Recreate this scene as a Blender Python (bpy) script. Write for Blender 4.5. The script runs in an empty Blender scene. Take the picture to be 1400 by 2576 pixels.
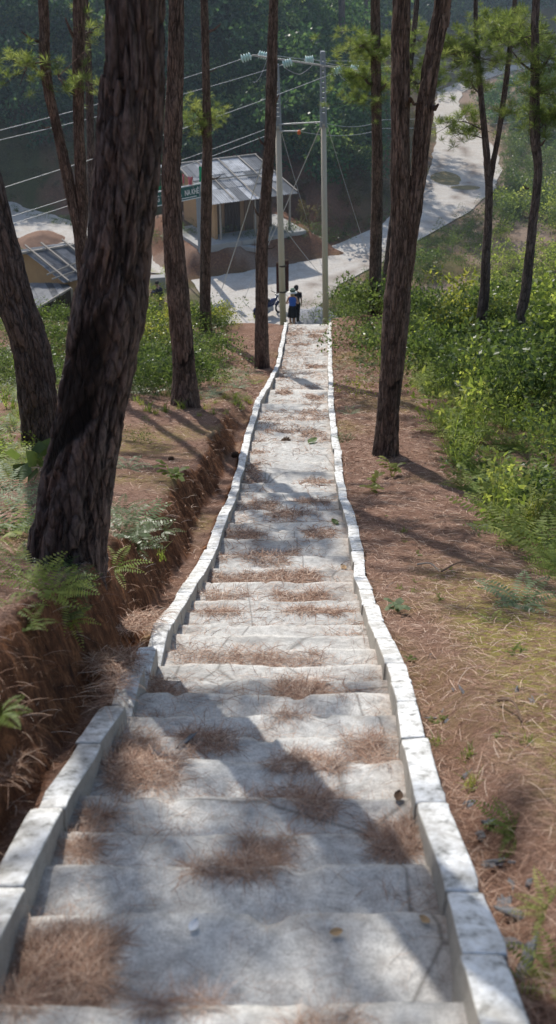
import bpy, bmesh, math, random
import numpy as np
from math import radians as R
rng = np.random.default_rng(7)
random.seed(7)
scene = bpy.context.scene
C = scene.collection

# ------------------------------------------------------------------ camera geometry
PITCH = 33.0
FPX, CX, CY = 2500.0, 700.0, 1288.0          # focal length and centre, in photograph units (1400 x 2576)
cp, sp = math.cos(R(PITCH)), math.sin(R(PITCH))

def W(px, py, F):
    """world point at ground distance F seen in direction (px, py)"""
    a = R(PITCH) + math.atan((py - CY) / FPX)
    H = -F * math.tan(a)
    Z = F * cp - H * sp
    return np.array([(px - CX) / FPX * Z, F, H])

def depth(p):
    return p[1] * cp - p[2] * sp

def pxm(F, H):                                # photograph units per metre there
    return FPX / (F * cp - H * sp)

def ang(py):
    return math.tan(R(PITCH) + math.atan((py - CY) / FPX))

# ------------------------------------------------------------------ noise
def _hash(ix, iy, iz, seed):
    h = (ix.astype(np.int64) * 374761393 + iy.astype(np.int64) * 668265263 + iz.astype(np.int64) * 2147483647 + seed * 1274126177) & 0xffffffff
    h = ((h ^ (h >> 13)) * 1274126177) & 0xffffffff
    h = ((h ^ (h >> 16)) * 2246822519) & 0xffffffff
    return ((h ^ (h >> 15)) & 0xffffff) / float(0xffffff)

def vn(x, y, z=0.0, seed=0):
    x = np.asarray(x, float); y = np.asarray(y, float); z = np.asarray(z, float) + np.zeros_like(x)
    x, y, z = np.broadcast_arrays(x, y, z)
    fx, fy, fz = np.floor(x), np.floor(y), np.floor(z)
    u, v, w = x - fx, y - fy, z - fz
    u = u * u * (3 - 2 * u); v = v * v * (3 - 2 * v); w = w * w * (3 - 2 * w)
    r = 0
    for dx in (0, 1):
        for dy in (0, 1):
            for dz in (0, 1):
                k = (u if dx else 1 - u) * (v if dy else 1 - v) * (w if dz else 1 - w)
                r = r + k * _hash(fx + dx, fy + dy, fz + dz, seed)
    return r

def fbm(x, y, z=0.0, oct=4, seed=0):
    s, a, t = 0, 1.0, 0
    x = np.asarray(x, float); y = np.asarray(y, float); z = np.asarray(z, float)
    for i in range(oct):
        s = s + a * (vn(x * 2**i, y * 2**i, z * 2**i, seed + i) - .5) * 2
        t += a; a *= .5
    return s / t

def sm(x, a, b):
    t = np.clip((np.asarray(x, float) - a) / (b - a), 0, 1)
    return t * t * (3 - 2 * t)

# ------------------------------------------------------------------ stairway profile
YT = [2516, 2296, 2005, 1794, 1738, 1676, 1569, 1462, 1395, 1311, 1222, 1109, 1014, 927, 815]
FT = [1.55, 2.00, 2.75, 3.63, 3.97, 4.50, 5.65, 7.20, 8.20, 9.70, 12.0, 14.8, 18.3, 25.0, 31.2]
HT = [-f * ang(y) for y, f in zip(YT, FT)]
_F = [-14, -3, 0] + FT + [39.6]
_H = [4.5, -.35, -1.75] + HT + [-17.2]
def S(F):
    return np.interp(F, _F, _H)
def Fy(y):
    return np.interp(-y, [-v for v in YT], FT)
EDG = [(2516, -40, 1180), (2360, 40, 1140), (2220, 107, 1105), (2030, 190, 1035), (1940, 245, 1012), (1865, 290, 1006), (1794, 325, 988),
       (1738, 352, 975), (1676, 392, 958), (1597, 442, 931), (1519, 484, 908), (1462, 514, 890), (1395, 545, 883), (1356, 559, 874),
       (1311, 571, 866), (1267, 595, 853), (1222, 607, 847), (1109, 632, 834), (1014, 659, 827), (927, 704, 826), (815, 725, 825)]
_eF, _eL, _eR = [], [], []
for y, l, r in EDG:
    f = float(Fy(y)); z = f * cp - float(S(f)) * sp
    _eF.append(f); _eL.append((l - CX) / FPX * z); _eR.append((r - CX) / FPX * z)
_ff = np.linspace(-4, 34, 760)
_k = np.ones(15) / 15
def _smooth(v):
    p = np.pad(np.interp(_ff, _eF, v), 7, mode='edge')
    return np.convolve(p, _k, 'valid')
_sL, _sR = _smooth(_eL), _smooth(_eR)
def XL(F): return np.interp(F, _ff, _sL)
def XR(F): return np.interp(F, _ff, _sR)

NOSE_Y = [2516, 2296, 2186, 2106, 2005, 1920, 1860, 1793, 1741, 1706, 1670, 1636, 1597, 1569, 1541, 1515, 1488, 1462, 1430, 1395, 1356,
          1335, 1311, 1285, 1262, 1240, 1215, 1190, 1165, 1140, 1109, 1085, 1060, 1040, 1014, 985, 955, 927, 900, 870, 842, 815]
NOSE = [-.1, .35, .75, 1.15] + [float(Fy(y)) for y in NOSE_Y]
NOSE += [31.2 + .33 * i for i in range(1, 25)]
NOSE = np.array(NOSE)
def step_h(F):
    """height of the tread at F (tread ends at the nosing beyond it)"""
    F = np.asarray(F, float)
    i = np.clip(np.searchsorted(NOSE, F), 1, len(NOSE) - 1)
    Fn, Fp = NOSE[i], NOSE[i - 1]
    tilt = np.where(F < 14, .28, .6) * np.where(F > 31.2, .2, 1)
    g = (S(Fp) - S(Fn)) / (Fn - Fp)
    return S(Fn) + (Fn - F) * g * tilt

# ------------------------------------------------------------------ terrain
VZ0, VG = -17.2, .03
def valley(F): return VZ0 + VG * np.clip(np.asarray(F, float) - 45, 0, 200)
def PV(px, py):
    """valley-floor point seen at (px, py)"""
    t = ang(py)
    F = (-(VZ0) + VG * 45) / (t + VG)
    if F < 45: F = -VZ0 / t
    return W(px, py, F)
FOOT = [PV(*p)[:2] for p in [(-700, 560), (-300, 530), (20, 505), (200, 530), (400, 545), (560, 548), (690, 565), (765, 622), (860, 600), (960, 556), (1020, 496), (1060, 430),
                             (1078, 370), (1075, 290), (1085, 222), (1170, 180), (1262, 158), (1420, 140), (1800, 120), (2600, 100)]]
FOOT = np.array(FOOT)
def foot_dist(x, y):
    x = np.asarray(x, float); y = np.asarray(y, float)
    best = np.full(x.shape, 1e9)
    ring = np.vstack([FOOT, [[900, 900], [-900, 900]]]); ins = np.zeros(x.shape, bool)
    for (ax, ay), (bx, by) in zip(ring, np.roll(ring, -1, 0)):
        c = ((ay > y) != (by > y)) & (x < (bx - ax) * (y - ay) / ((by - ay) if abs(by - ay) > 1e-9 else 1e-9) + ax); ins ^= c
    sg = np.where(ins, 1, -1)
    for (ax, ay), (bx, by) in zip(FOOT[:-1], FOOT[1:]):
        dx, dy = bx - ax, by - ay
        t = np.clip(((x - ax) * dx + (y - ay) * dy) / (dx * dx + dy * dy), 0, 1)
        d = np.hypot(x - ax - t * dx, y - ay - t * dy)
        best = np.minimum(best, d)
    return best * sg
MOUND = PV(1395, 300)
HOUSE_C = np.array([-2.0, 53.2])
WT = .115
def bank(F): return np.interp(F, [-6, 0, 2, 4, 6, 9, 12, 16, 20, 25], [.8, .8, .78, .78, .78, .60, .5, .32, .12, .0])
def ground(x, F, fine=True):
    x = np.asarray(x, float); F = np.asarray(F, float)
    x, F = np.broadcast_arrays(x, F)
    s = S(F)
    xl, xr = XL(F) - WT, XR(F) + WT
    # left bank
    dl = xl - x
    gap = np.interp(F, [0, 3.2, 4.2, 5.2, 9, 14, 20], [.12, .12, .10, .14, .2, .16, .05])
    wid = np.interp(F, [0, 5, 9, 14, 20], [.16, .25, .3, .3, .5])
    n1 = fbm(x * .9, F * .9, 3.3, 3, 11)
    e = dl - gap - .10 * fbm(F * 1.7, F * 0 + 3.1, 1.2, 3, 5)
    bk = bank(F) * (sm(e / wid, 0, 1.0) * .85 + .15 * sm(e, .1, 1.6)) + .12 * n1 * sm(e, .0, .6)
    bk = bk - .04 * sm(dl, 0, .08) * (1 - sm(e, 0, .1))
    bk = bk + .10 * sm(dl, .6, 6) * sm(F, 14, 25)
    # right side: level with the wall top, rubble trench beside it near the camera
    dr = x - xr
    rt = .06 - .17 * sm(dr, 0, .05) * (1 - sm(dr, .10, .34)) * (1 - sm(F, 4.3, 5.2)) + .05 * n1 * sm(dr, .05, .8)
    rt = rt - .28 * sm(dr, 1.2, 2.6) * (1 - sm(F, 12, 17)) + (.55 * sm(x, 3.6, 8)) * sm(F, 15, 22) * (1 - sm(F, 27, 33))
    rt = rt + .35 * np.exp(-((x - 3.2) / 1.6)**2 - ((F - 30.3) / 2.)**2)
    lat = np.where(dl > 0, bk, np.where(dr > 0, rt, -.42))
    inside = (dl <= 0) & (dr <= 0)
    z = s + lat
    # valley floor
    val = valley(F)
    v = sm(F, 37.5, 41)
    # spur of the slope on the right reaches a little farther
    Fs = F - 0.5 * sm(x, 5, 12)
    zs = S(Fs) + lat
    z = np.where(x > 2.5, np.where(F > 31, zs, z * (1 - sm(F, 26, 31)) + zs * sm(F, 26, 31)), z)
    v = np.where(x > 5, sm(Fs, 37.5, 41), v)
    z = np.where(F > 37.5, z * (1 - v) + val * v, z)
    far = F > 40
    fd = foot_dist(x, F)
    hill = np.where(fd > 0, 1.0, 0) * (.10 * sm(fd, 0, .5) * fd + .72 * np.clip(fd - .4, 0, 34) + .16 * np.clip(fd - 34, 0, 300))
    hill = hill * (1 + .10 * fbm(x * .11, F * .11, 9.1, 3, 21)) + sm(fd, .5, 6) * .8 * fbm(x * .25, F * .25, 2.1, 3, 31)
    r = np.hypot((x - MOUND[0]) / 6.6, (F - MOUND[1]) / 9.0)
    md = 2.2 * (1 - sm(r, .35, 1.0))
    # level platform the tin-roofed house stands on
    ux, uy = (x - HOUSE_C[0]) * .907 + (F - HOUSE_C[1]) * .42, -(x - HOUSE_C[0]) * .42 + (F - HOUSE_C[1]) * .907
    q = np.maximum(np.abs(ux + .6) - 3.1, np.abs(uy) - 2.9)
    pf = 1.02 * (1 - sm(q + .35 * fbm(x * .8, F * .8, 0, 3, 19), 0, 1.7))
    z = z + np.where(far, np.maximum(hill, pf) + md, 0)
    if fine:
        near = 1 - sm(F, 30, 60)
        z = z + np.where(inside, 0, near * (.022 * fbm(x * 4, F * 4, 0, 3, 41)) + sm(F, 30, 60) * sm(fd, 0, 3) * .3 * fbm(x, F, 0, 3, 42))
        onbank = (dl > 0) * sm(e / wid, 0, .2) * (1 - sm(e / wid, .8, 1.3)) * sm(bank(F), .1, .5)
        z = z + onbank * (.16 * fbm(x * 7, F * 7, 2.2, 4, 43) + .10 * fbm(x * 2, F * 9, 2.2, 3, 44))
    return z
def gz(x, F): return float(ground(np.array([x]), np.array([F]))[0])

# ------------------------------------------------------------------ mesh helpers
def mesh_np(name, V, Q, mat=None, smooth=False, attrs=None):
    V = np.ascontiguousarray(V, dtype=np.float32).reshape(-1, 3)
    Q = np.ascontiguousarray(Q, dtype=np.int32)
    me = bpy.data.meshes.new(name)
    k = Q.shape[1]
    me.vertices.add(len(V)); me.vertices.foreach_set('co', V.ravel())
    me.loops.add(Q.size); me.loops.foreach_set('vertex_index', Q.ravel())
    me.polygons.add(len(Q)); me.polygons.foreach_set('loop_start', np.arange(0, Q.size, k, dtype=np.int32))
    try: me.polygons.foreach_set('loop_total', np.full(len(Q), k, dtype=np.int32))
    except Exception: pass
    if attrs:
        for an, av in attrs.items():
            a = me.attributes.new(an, 'FLOAT', 'POINT'); a.data.foreach_set('value', np.ascontiguousarray(av, dtype=np.float32).ravel())
    me.update(calc_edges=True); me.validate()
    if smooth: me.polygons.foreach_set('use_smooth', np.ones(len(me.polygons), dtype=bool))
    if mat: me.materials.append(mat)
    return me

def tag(o, label=None, cat=None, group=None, kind=None):
    if label: o['label'] = label
    if cat: o['category'] = cat
    if group: o['group'] = group
    if kind: o['kind'] = kind
    return o

def obj_np(name, V, Q, mat, parent=None, smooth=False, attrs=None):
    V = np.asarray(V, float)
    if parent is not None: V = V - np.array(parent.location)
    me = mesh_np(name, V, Q, mat, smooth, attrs)
    o = bpy.data.objects.new(name, me); C.objects.link(o)
    if parent is not None: o.parent = parent
    return o

def thing(name, label, cat, loc=(0, 0, 0), group=None):
    o = bpy.data.objects.new(name, None); C.objects.link(o)
    o.location = [float(v) for v in loc]; o.empty_display_size = .2
    return tag(o, label, cat, group)

class MB:
    """collects pieces (in world coordinates), then links them as one mesh object"""
    def __init__(s): s.v = []; s.f = []
    def add(s, V, Fc):
        n = len(s.v); s.v += [tuple(map(float, p)) for p in V]; s.f += [tuple(int(i) + n for i in f) for f in Fc]; return s
    def box(s, c, d, rot=None):
        c = np.array(c, float); d = np.array(d, float) / 2
        P = np.array([[x, y, z] for x in (-1, 1) for y in (-1, 1) for z in (-1, 1)]) * d
        if rot is not None: P = P @ np.array(rot).T
        return s.add(P + c, [(0, 1, 3, 2), (4, 6, 7, 5), (0, 4, 5, 1), (2, 3, 7, 6), (0, 2, 6, 4), (1, 5, 7, 3)])
    def prism(s, quad, n):                      # extrude polygon by vector n
        q = np.array(quad, float); n = np.array(n, float); k = len(q)
        fs = [tuple(range(k))[::-1], tuple(range(k, 2 * k))] + [(i, (i + 1) % k, (i + 1) % k + k, i + k) for i in range(k)]
        return s.add(np.vstack([q, q + n]), fs)
    def tube(s, pts, rad, seg=8, cap=True):
        pts = np.array(pts, float); m = len(pts)
        rad = np.full(m, rad) if np.isscalar(rad) else np.array(rad)
        T = np.gradient(pts, axis=0); T /= np.linalg.norm(T, axis=1)[:, None] + 1e-9
        up = np.array([0, 0, 1.0]) if abs(T[0][2]) < .9 else np.array([1.0, 0, 0])
        V = []
        for i in range(m):
            a = np.cross(T[i], up); a /= np.linalg.norm(a) + 1e-9; b = np.cross(a, T[i])
            for j in range(seg):
                t = 2 * math.pi * j / seg
                V.append(pts[i] + rad[i] * (math.cos(t) * a + math.sin(t) * b))
        Fc = [(i * seg + j, i * seg + (j + 1) % seg, (i + 1) * seg + (j + 1) % seg, (i + 1) * seg + j) for i in range(m - 1) for j in range(seg)]
        if cap: Fc += [tuple(range(seg))[::-1], tuple(range((m - 1) * seg, m * seg))]
        return s.add(V, Fc)
    def lathe(s, prof, c, seg=16, axis=(0, 0, 1), sx=1, sy=1):
        ax = np.array(axis, float); ax /= np.linalg.norm(ax)
        up = np.array([1.0, 0, 0]) if abs(ax[0]) < .9 else np.array([0, 1.0, 0])
        a = up - ax * np.dot(up, ax); a /= np.linalg.norm(a); b = np.cross(ax, a)
        V = []
        for r, h in prof:
            for j in range(seg):
                t = 2 * math.pi * j / seg
                V.append(np.array(c) + ax * h + r * (sx * math.cos(t) * a + sy * math.sin(t) * b))
        m = len(prof)
        Fc = [(i * seg + j, i * seg + (j + 1) % seg, (i + 1) * seg + (j + 1) % seg, (i + 1) * seg + j) for i in range(m - 1) for j in range(seg)]
        Fc += [tuple(range(seg))[::-1], tuple(range((m - 1) * seg, m * seg))]
        return s.add(V, Fc)
    def torus(s, c, r0, r1, axis, seg=24, k=8):
        ax = np.array(axis, float); ax /= np.linalg.norm(ax)
        up = np.array([0, 0, 1.0]) if abs(ax[2]) < .9 else np.array([1.0, 0, 0])
        a = np.cross(ax, up); a /= np.linalg.norm(a); b = np.cross(ax, a); V = []
        for i in range(seg):
            t = 2 * math.pi * i / seg; d = math.cos(t) * a + math.sin(t) * b
            for j in range(k):
                u = 2 * math.pi * j / k
                V.append(np.array(c) + d * (r0 + r1 * math.cos(u)) + ax * r1 * math.sin(u))
        return s.add(V, [(i * k + j, i * k + (j + 1) % k, ((i + 1) % seg) * k + (j + 1) % k, ((i + 1) % seg) * k + j) for i in range(seg) for j in range(k)])
    def build(s, name, mat, parent=None, smooth=False, bevel=0):
        me = bpy.data.meshes.new(name)
        o0 = np.zeros(3); q_ = parent
        while q_ is not None: o0 = o0 + np.array(q_.location); q_ = q_.parent
        me.from_pydata([tuple(np.array(p) - o0) for p in s.v], [], s.f); me.update()
        me.materials.append(mat)
        if smooth: me.polygons.foreach_set('use_smooth', np.ones(len(me.polygons), dtype=bool))
        o = bpy.data.objects.new(name, me); C.objects.link(o)
        if parent is not None: o.parent = parent
        if bevel:
            b = o.modifiers.new('bevel', 'BEVEL'); b.width = bevel; b.segments = 2; b.limit_method = 'ANGLE'
        return o

def rotz(t): c, s_ = math.cos(t), math.sin(t); return np.array([[c, -s_, 0], [s_, c, 0], [0, 0, 1.]])
def rotx(t): c, s_ = math.cos(t), math.sin(t); return np.array([[1., 0, 0], [0, c, -s_], [0, s_, c]])
def roty(t): c, s_ = math.cos(t), math.sin(t); return np.array([[c, 0, s_], [0, 1., 0], [-s_, 0, c]])

def scatter(V, Q, M, T):
    """copies of one template: M (n,3,3) and T (n,3)"""
    n = len(T)
    VV = np.einsum('nij,vj->nvi', M, V) + T[:, None, :]
    QQ = Q[None] + (np.arange(n) * len(V))[:, None, None]
    return VV.reshape(-1, 3), QQ.reshape(-1, Q.shape[1])

def euler_mats(rx, ry, rz, s):
    n = len(rz); out = np.zeros((n, 3, 3))
    cx, sx, cy, sy, cz, sz = np.cos(rx), np.sin(rx), np.cos(ry), np.sin(ry), np.cos(rz), np.sin(rz)
    out[:, 0, 0] = cz * cy; out[:, 0, 1] = cz * sy * sx - sz * cx; out[:, 0, 2] = cz * sy * cx + sz * sx
    out[:, 1, 0] = sz * cy; out[:, 1, 1] = sz * sy * sx + cz * cx; out[:, 1, 2] = sz * sy * cx - cz * sx
    out[:, 2, 0] = -sy; out[:, 2, 1] = cy * sx; out[:, 2, 2] = cy * cx
    s = np.asarray(s, float)
    return out * (s[:, None, None] if s.ndim == 1 else s[:, None, :])

# ------------------------------------------------------------------ materials
class NT:
    def __init__(s, name):
        s.m = bpy.data.materials.new(name); s.m.use_nodes = True
        s.t = s.m.node_tree; s.n = s.t.nodes; s.n.clear()
        s.out = s.n.new('ShaderNodeOutputMaterial'); s.tc = s.n.new('ShaderNodeTexCoord')
    def l(s, a, b): s.t.links.new(a, b)
    def map(s, scale=(1, 1, 1), src='Object'):
        m = s.n.new('ShaderNodeMapping'); m.inputs['Scale'].default_value = scale; s.l(s.tc.outputs[src], m.inputs['Vector']); return m.outputs[0]
    def noise(s, vec, sc, det=4, rough=.6, dist=0):
        n = s.n.new('ShaderNodeTexNoise'); n.inputs['Scale'].default_value = sc; n.inputs['Detail'].default_value = det
        n.inputs['Roughness'].default_value = rough; n.inputs['Distortion'].default_value = dist; s.l(vec, n.inputs['Vector']); return n.outputs['Fac']
    def vor(s, vec, sc, feat='F1', out='Distance'):
        n = s.n.new('ShaderNodeTexVoronoi'); n.feature = feat; n.inputs['Scale'].default_value = sc; s.l(vec, n.inputs['Vector']); return n.outputs[out]
    def ramp(s, fac, stops, interp='LINEAR'):
        n = s.n.new('ShaderNodeValToRGB'); n.color_ramp.interpolation = interp; e = n.color_ramp.elements
        while len(e) < len(stops): e.new(.5)
        for i, (p, c) in enumerate(stops):
            e[i].position = p; e[i].color = (c, c, c, 1) if np.isscalar(c) else (*c, 1)
        s.l(fac, n.inputs[0]); return n.outputs[0]
    def mix(s, fac, a, b, mode='MIX'):
        n = s.n.new('ShaderNodeMix'); n.data_type = 'RGBA'; n.blend_type = mode
        for sock, v in ((n.inputs[0], fac), (n.inputs[6], a), (n.inputs[7], b)):
            if isinstance(v, bpy.types.NodeSocket): s.l(v, sock)
            elif np.isscalar(v): sock.default_value = v
            else: sock.default_value = (*v, 1)
        return n.outputs[2]
    def math(s, op, a, b=0):
        n = s.n.new('ShaderNodeMath'); n.operation = op
        for sock, v in ((n.inputs[0], a), (n.inputs[1], b)):
            if isinstance(v, bpy.types.NodeSocket): s.l(v, sock)
            else: sock.default_value = v
        return n.outputs[0]
    def attr(s, name):
        n = s.n.new('ShaderNodeAttribute'); n.attribute_name = name; return n.outputs['Fac']
    def bump(s, h, strength=.5, dist=.01, nrm=None):
        n = s.n.new('ShaderNodeBump'); n.inputs['Strength'].default_value = strength; n.inputs['Distance'].default_value = dist
        s.l(h, n.inputs['Height'])
        if nrm is not None: s.l(nrm, n.inputs['Normal'])
        return n.outputs[0]
    def bsdf(s, col, rough=.8, bump=None, metal=0, spec=.3):
        n = s.n.new('ShaderNodeBsdfPrincipled')
        for k, v in (('Base Color', col), ('Roughness', rough), ('Metallic', metal), ('Specular IOR Level', spec)):
            if isinstance(v, bpy.types.NodeSocket): s.l(v, n.inputs[k])
            else: n.inputs[k].default_value = v if np.isscalar(v) else (*v, 1)
        if bump is not None: s.l(bump, n.inputs['Normal'])
        s.l(n.outputs[0], s.out.inputs[0]); s.b = n; return s.m

def simple(name, col, rough=.7, var=.25, sc=6, metal=0, spec=.3, bump=.2, scale=(1, 1, 1)):
    t = NT(name); v = t.map(scale)
    n = t.noise(v, sc, 5)
    c = t.mix(n, tuple(x * (1 - var) for x in col), tuple(min(1, x * (1 + var)) for x in col))
    return t.bsdf(c, rough, t.bump(t.noise(v, sc * 6, 3), bump, .01), metal, spec)

def leafmat(name, cols, transl=.4, rough=.55, sc=1.2):
    t = NT(name)
    g = t.n.new('ShaderNodeNewGeometry'); oi = t.n.new('ShaderNodeObjectInfo')
    v = t.n.new('ShaderNodeVectorMath'); v.operation = 'ADD'
    t.l(g.outputs['Position'], v.inputs[0]); t.l(oi.outputs['Random'], v.inputs[1])
    n = t.noise(v.outputs[0], sc, 5, .75)
    stops = [(.28 + .44 * i / (len(cols) - 1), c) for i, c in enumerate(cols)]
    c = t.ramp(n, stops)
    r = t.mix(t.math('MULTIPLY', g.outputs['Random Per Island'], .55), c, tuple(x * .35 for x in cols[0]))
    p = t.n.new('ShaderNodeBsdfPrincipled'); p.inputs['Roughness'].default_value = rough; p.inputs['Specular IOR Level'].default_value = .2
    t.l(r, p.inputs['Base Color'])
    tr = t.n.new('ShaderNodeBsdfTranslucent')
    bright = t.mix(1.0, r, (1.75, 1.7, .85), 'MULTIPLY'); t.l(bright, tr.inputs['Color'])
    mx = t.n.new('ShaderNodeMixShader'); mx.inputs[0].default_value = transl
    t.l(p.outputs[0], mx.inputs[1]); t.l(tr.outputs[0], mx.inputs[2]); t.l(mx.outputs[0], t.out.inputs[0])
    return t.m

def ground_mat():
    t = NT('forest_floor'); v = t.map()
    n1 = t.noise(v, 2.2, 6, .65); n2 = t.noise(v, 14, 6, .7); n3 = t.noise(v, 60, 4, .7)
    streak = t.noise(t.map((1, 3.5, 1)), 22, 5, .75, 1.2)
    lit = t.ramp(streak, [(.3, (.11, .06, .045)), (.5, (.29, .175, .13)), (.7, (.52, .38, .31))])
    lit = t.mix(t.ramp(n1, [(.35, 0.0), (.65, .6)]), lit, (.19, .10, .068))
    moss = t.ramp(n2, [(.3, (.15, .12, .035)), (.7, (.38, .36, .08))])
    c = t.mix(t.math('MULTIPLY', t.attr('moss'), t.ramp(n2, [(.38, 0.0), (.55, 1.0)])), lit, moss)
    soil = t.ramp(t.noise(t.map((2.4, 2.4, 1.0)), 6, 7, .75, .6), [(.3, (.04, .02, .014)), (.5, (.17, .075, .04)), (.70, (.46, .21, .10))])
    c = t.mix(t.attr('soil'), c, soil)
    grass = t.ramp(n2, [(.3, (.03, .05, .015)), (.55, (.07, .10, .03)), (.75, (.16, .17, .06))])
    c = t.mix(t.attr('green'), c, grass)
    dirt = t.ramp(n2, [(.3, (.24, .17, .13)), (.7, (.40, .31, .26))])
    c = t.mix(t.attr('dirt'), c, dirt)
    c = t.mix(t.ramp(n3, [(.35, .35), (.55, 0.0)]), c, (.03, .018, .012))
    b = t.bump(n3, .9, .02, t.bump(streak, .6, .03))
    return t.bsdf(c, .95, b, 0, .15)

def concrete_mat(name, lo, hi, white=False):
    t = NT(name); v = t.map()
    n1 = t.noise(v, 1.6, 5, .6); n2 = t.noise(v, 18, 6, .75); n3 = t.noise(v, 130, 3, .8)
    c = t.mix(n1, lo, hi)
    c = t.mix(t.ramp(n2, [(.35, .55), (.55, 0.0)]), c, tuple(x * .5 for x in lo))
    c = t.mix(t.ramp(n3, [(.38, .45), (.52, 0.0)]), c, tuple(x * .4 for x in lo))
    c = t.mix(t.ramp(t.noise(t.map((1, 2, 1)), 6, 6, .8, 1.5), [(.5, 0.0), (.66, .4)]), c, tuple(x * .5 for x in lo))
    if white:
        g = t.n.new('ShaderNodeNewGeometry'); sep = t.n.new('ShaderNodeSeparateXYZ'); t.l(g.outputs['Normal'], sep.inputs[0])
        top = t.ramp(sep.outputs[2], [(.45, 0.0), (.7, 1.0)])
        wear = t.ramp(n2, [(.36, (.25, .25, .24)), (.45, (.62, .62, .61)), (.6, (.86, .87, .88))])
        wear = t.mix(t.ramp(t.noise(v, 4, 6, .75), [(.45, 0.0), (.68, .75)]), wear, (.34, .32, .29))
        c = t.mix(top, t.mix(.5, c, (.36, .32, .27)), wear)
    else:
        dn = t.ramp(t.noise(t.map((1, 1, 1)), 42, 5, .8, 1.0), [(.35, (.13, .08, .055)), (.5, (.29, .205, .16)), (.66, (.52, .43, .36))])
        c = t.mix(t.math('MULTIPLY', t.attr('dust'), t.ramp(n2, [(.3, .95), (.62, .45)])), c, dn)
        c = t.mix(t.ramp(t.noise(v, 3.1, 6, .75), [(.5, 0.0), (.7, .45)]), c, (.24, .19, .15))
        c = t.mix(t.ramp(t.noise(t.map((1, 2.2, 1)), 1.1, 5, .7, .8), [(.5, 0.0), (.62, .45)]), c, (.20, .20, .20))
        ck = t.vor(t.map((1, .7, 1)), .8, 'DISTANCE_TO_EDGE'); c = t.mix(t.ramp(ck, [(.0, .6), (.008, 0.0)]), c, (.08, .07, .06))
    b = t.bump(n3, .7, .006, t.bump(n2, .5, .012))
    return t.bsdf(c, .9, b, 0, .25)

def bark_mat(name, dark, mid, red):
    t = NT(name); v = t.map((1, 1, .22))
    n = t.noise(v, 9, 6, .7, .6); n2 = t.noise(t.map((1, 1, .4)), 45, 4, .7)
    c = t.ramp(n, [(.3, dark), (.52, mid), (.72, red)])
    c = t.mix(t.ramp(t.noise(t.map(), 2.2, 4), [(.45, 0.0), (.7, .6)]), c, tuple(x * 1.3 for x in mid))
    c = t.mix(t.ramp(n2, [(.35, .7), (.6, 0.0)]), c, tuple(x * .3 for x in dark))
    c = t.mix(t.math('MULTIPLY', t.attr('crack'), .85), c, tuple(x * .25 for x in dark))
    c = t.mix(t.attr('scar'), c, (.006, .005, .005))
    mv = t.n.new('ShaderNodeVectorMath'); mv.operation = 'ADD'; nz_ = t.n.new('ShaderNodeTexNoise'); nz_.inputs['Scale'].default_value = 7; nz_.inputs['Detail'].default_value = 3
    sc_ = t.n.new('ShaderNodeVectorMath'); sc_.operation = 'SCALE'; sc_.inputs['Scale'].default_value = .2; t.l(nz_.outputs['Color'], sc_.inputs[0]); t.l(t.map((1, 1, .22)), mv.inputs[0]); t.l(sc_.outputs[0], mv.inputs[1])
    ve = t.vor(mv.outputs[0], 17, 'DISTANCE_TO_EDGE'); vc = t.vor(mv.outputs[0], 17, 'F1', 'Color')
    sx_ = t.n.new('ShaderNodeSeparateColor'); t.l(vc, sx_.inputs[0])
    c = t.mix(t.math('MULTIPLY', sx_.outputs[0], .22), c, tuple(min(1, x * 1.5) for x in red))
    c = t.mix(t.ramp(ve, [(.0, .6), (.13, 0.0)]), c, tuple(x * .3 for x in dark))
    c = t.mix(t.attr('scar'), c, (.008, .007, .007))
    pl_ = t.ramp(ve, [(0, 0.0), (.14, .8), (.5, 1.0)])
    b = t.bump(n2, .8, .012, t.bump(n, .7, .02, t.bump(pl_, .7, .025)))
    return t.bsdf(c, .93, b, 0, .2)

def needle_mat():
    t = NT('dry_pine_needles'); g = t.n.new('ShaderNodeNewGeometry')
    c = t.ramp(g.outputs['Random Per Island'], [(0, (.12, .055, .033)), (.35, (.28, .15, .095)), (.7, (.46, .29, .20)), (1, (.66, .52, .42))])
    return t.bsdf(c, .6, None, 0, .3)

def road_mat():
    t = NT('dusty_road'); v = t.map()
    n1 = t.noise(v, .18, 5, .6, .8); n2 = t.noise(v, 1.6, 6, .7); n3 = t.noise(v, 9, 4, .7)
    c = t.mix(n1, (.40, .385, .365), (.63, .60, .565))
    c = t.mix(t.ramp(n2, [(.45, 0.0), (.7, .5)]), c, (.38, .31, .25))
    c = t.mix(t.ramp(t.noise(t.map((.5, 1.6, 1)), 1.1, 5, .7, 1.5), [(.52, 0.0), (.7, .3)]), c, (.32, .30, .28))
    c = t.mix(t.ramp(n3, [(.3, .5), (.5, 0.0)]), c, (.25, .23, .21))
    c = t.mix(t.attr('rut'), c, (.13, .085, .06))
    return t.bsdf(c, .95, t.bump(n2, .6, .06, t.bump(n3, .5, .03)), 0, .2)

def corr_mat(name, a, b_):
    t = NT(name); v = t.map()
    g = t.n.new('ShaderNodeNewGeometry')
    c = t.mix(g.outputs['Random Per Island'], a, b_)
    c = t.mix(t.ramp(t.noise(v, 2.2, 6, .7), [(.4, 0.0), (.7, .55)]), c, tuple(x * .4 for x in a))
    return t.bsdf(c, .75, None, 0, .3)

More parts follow.
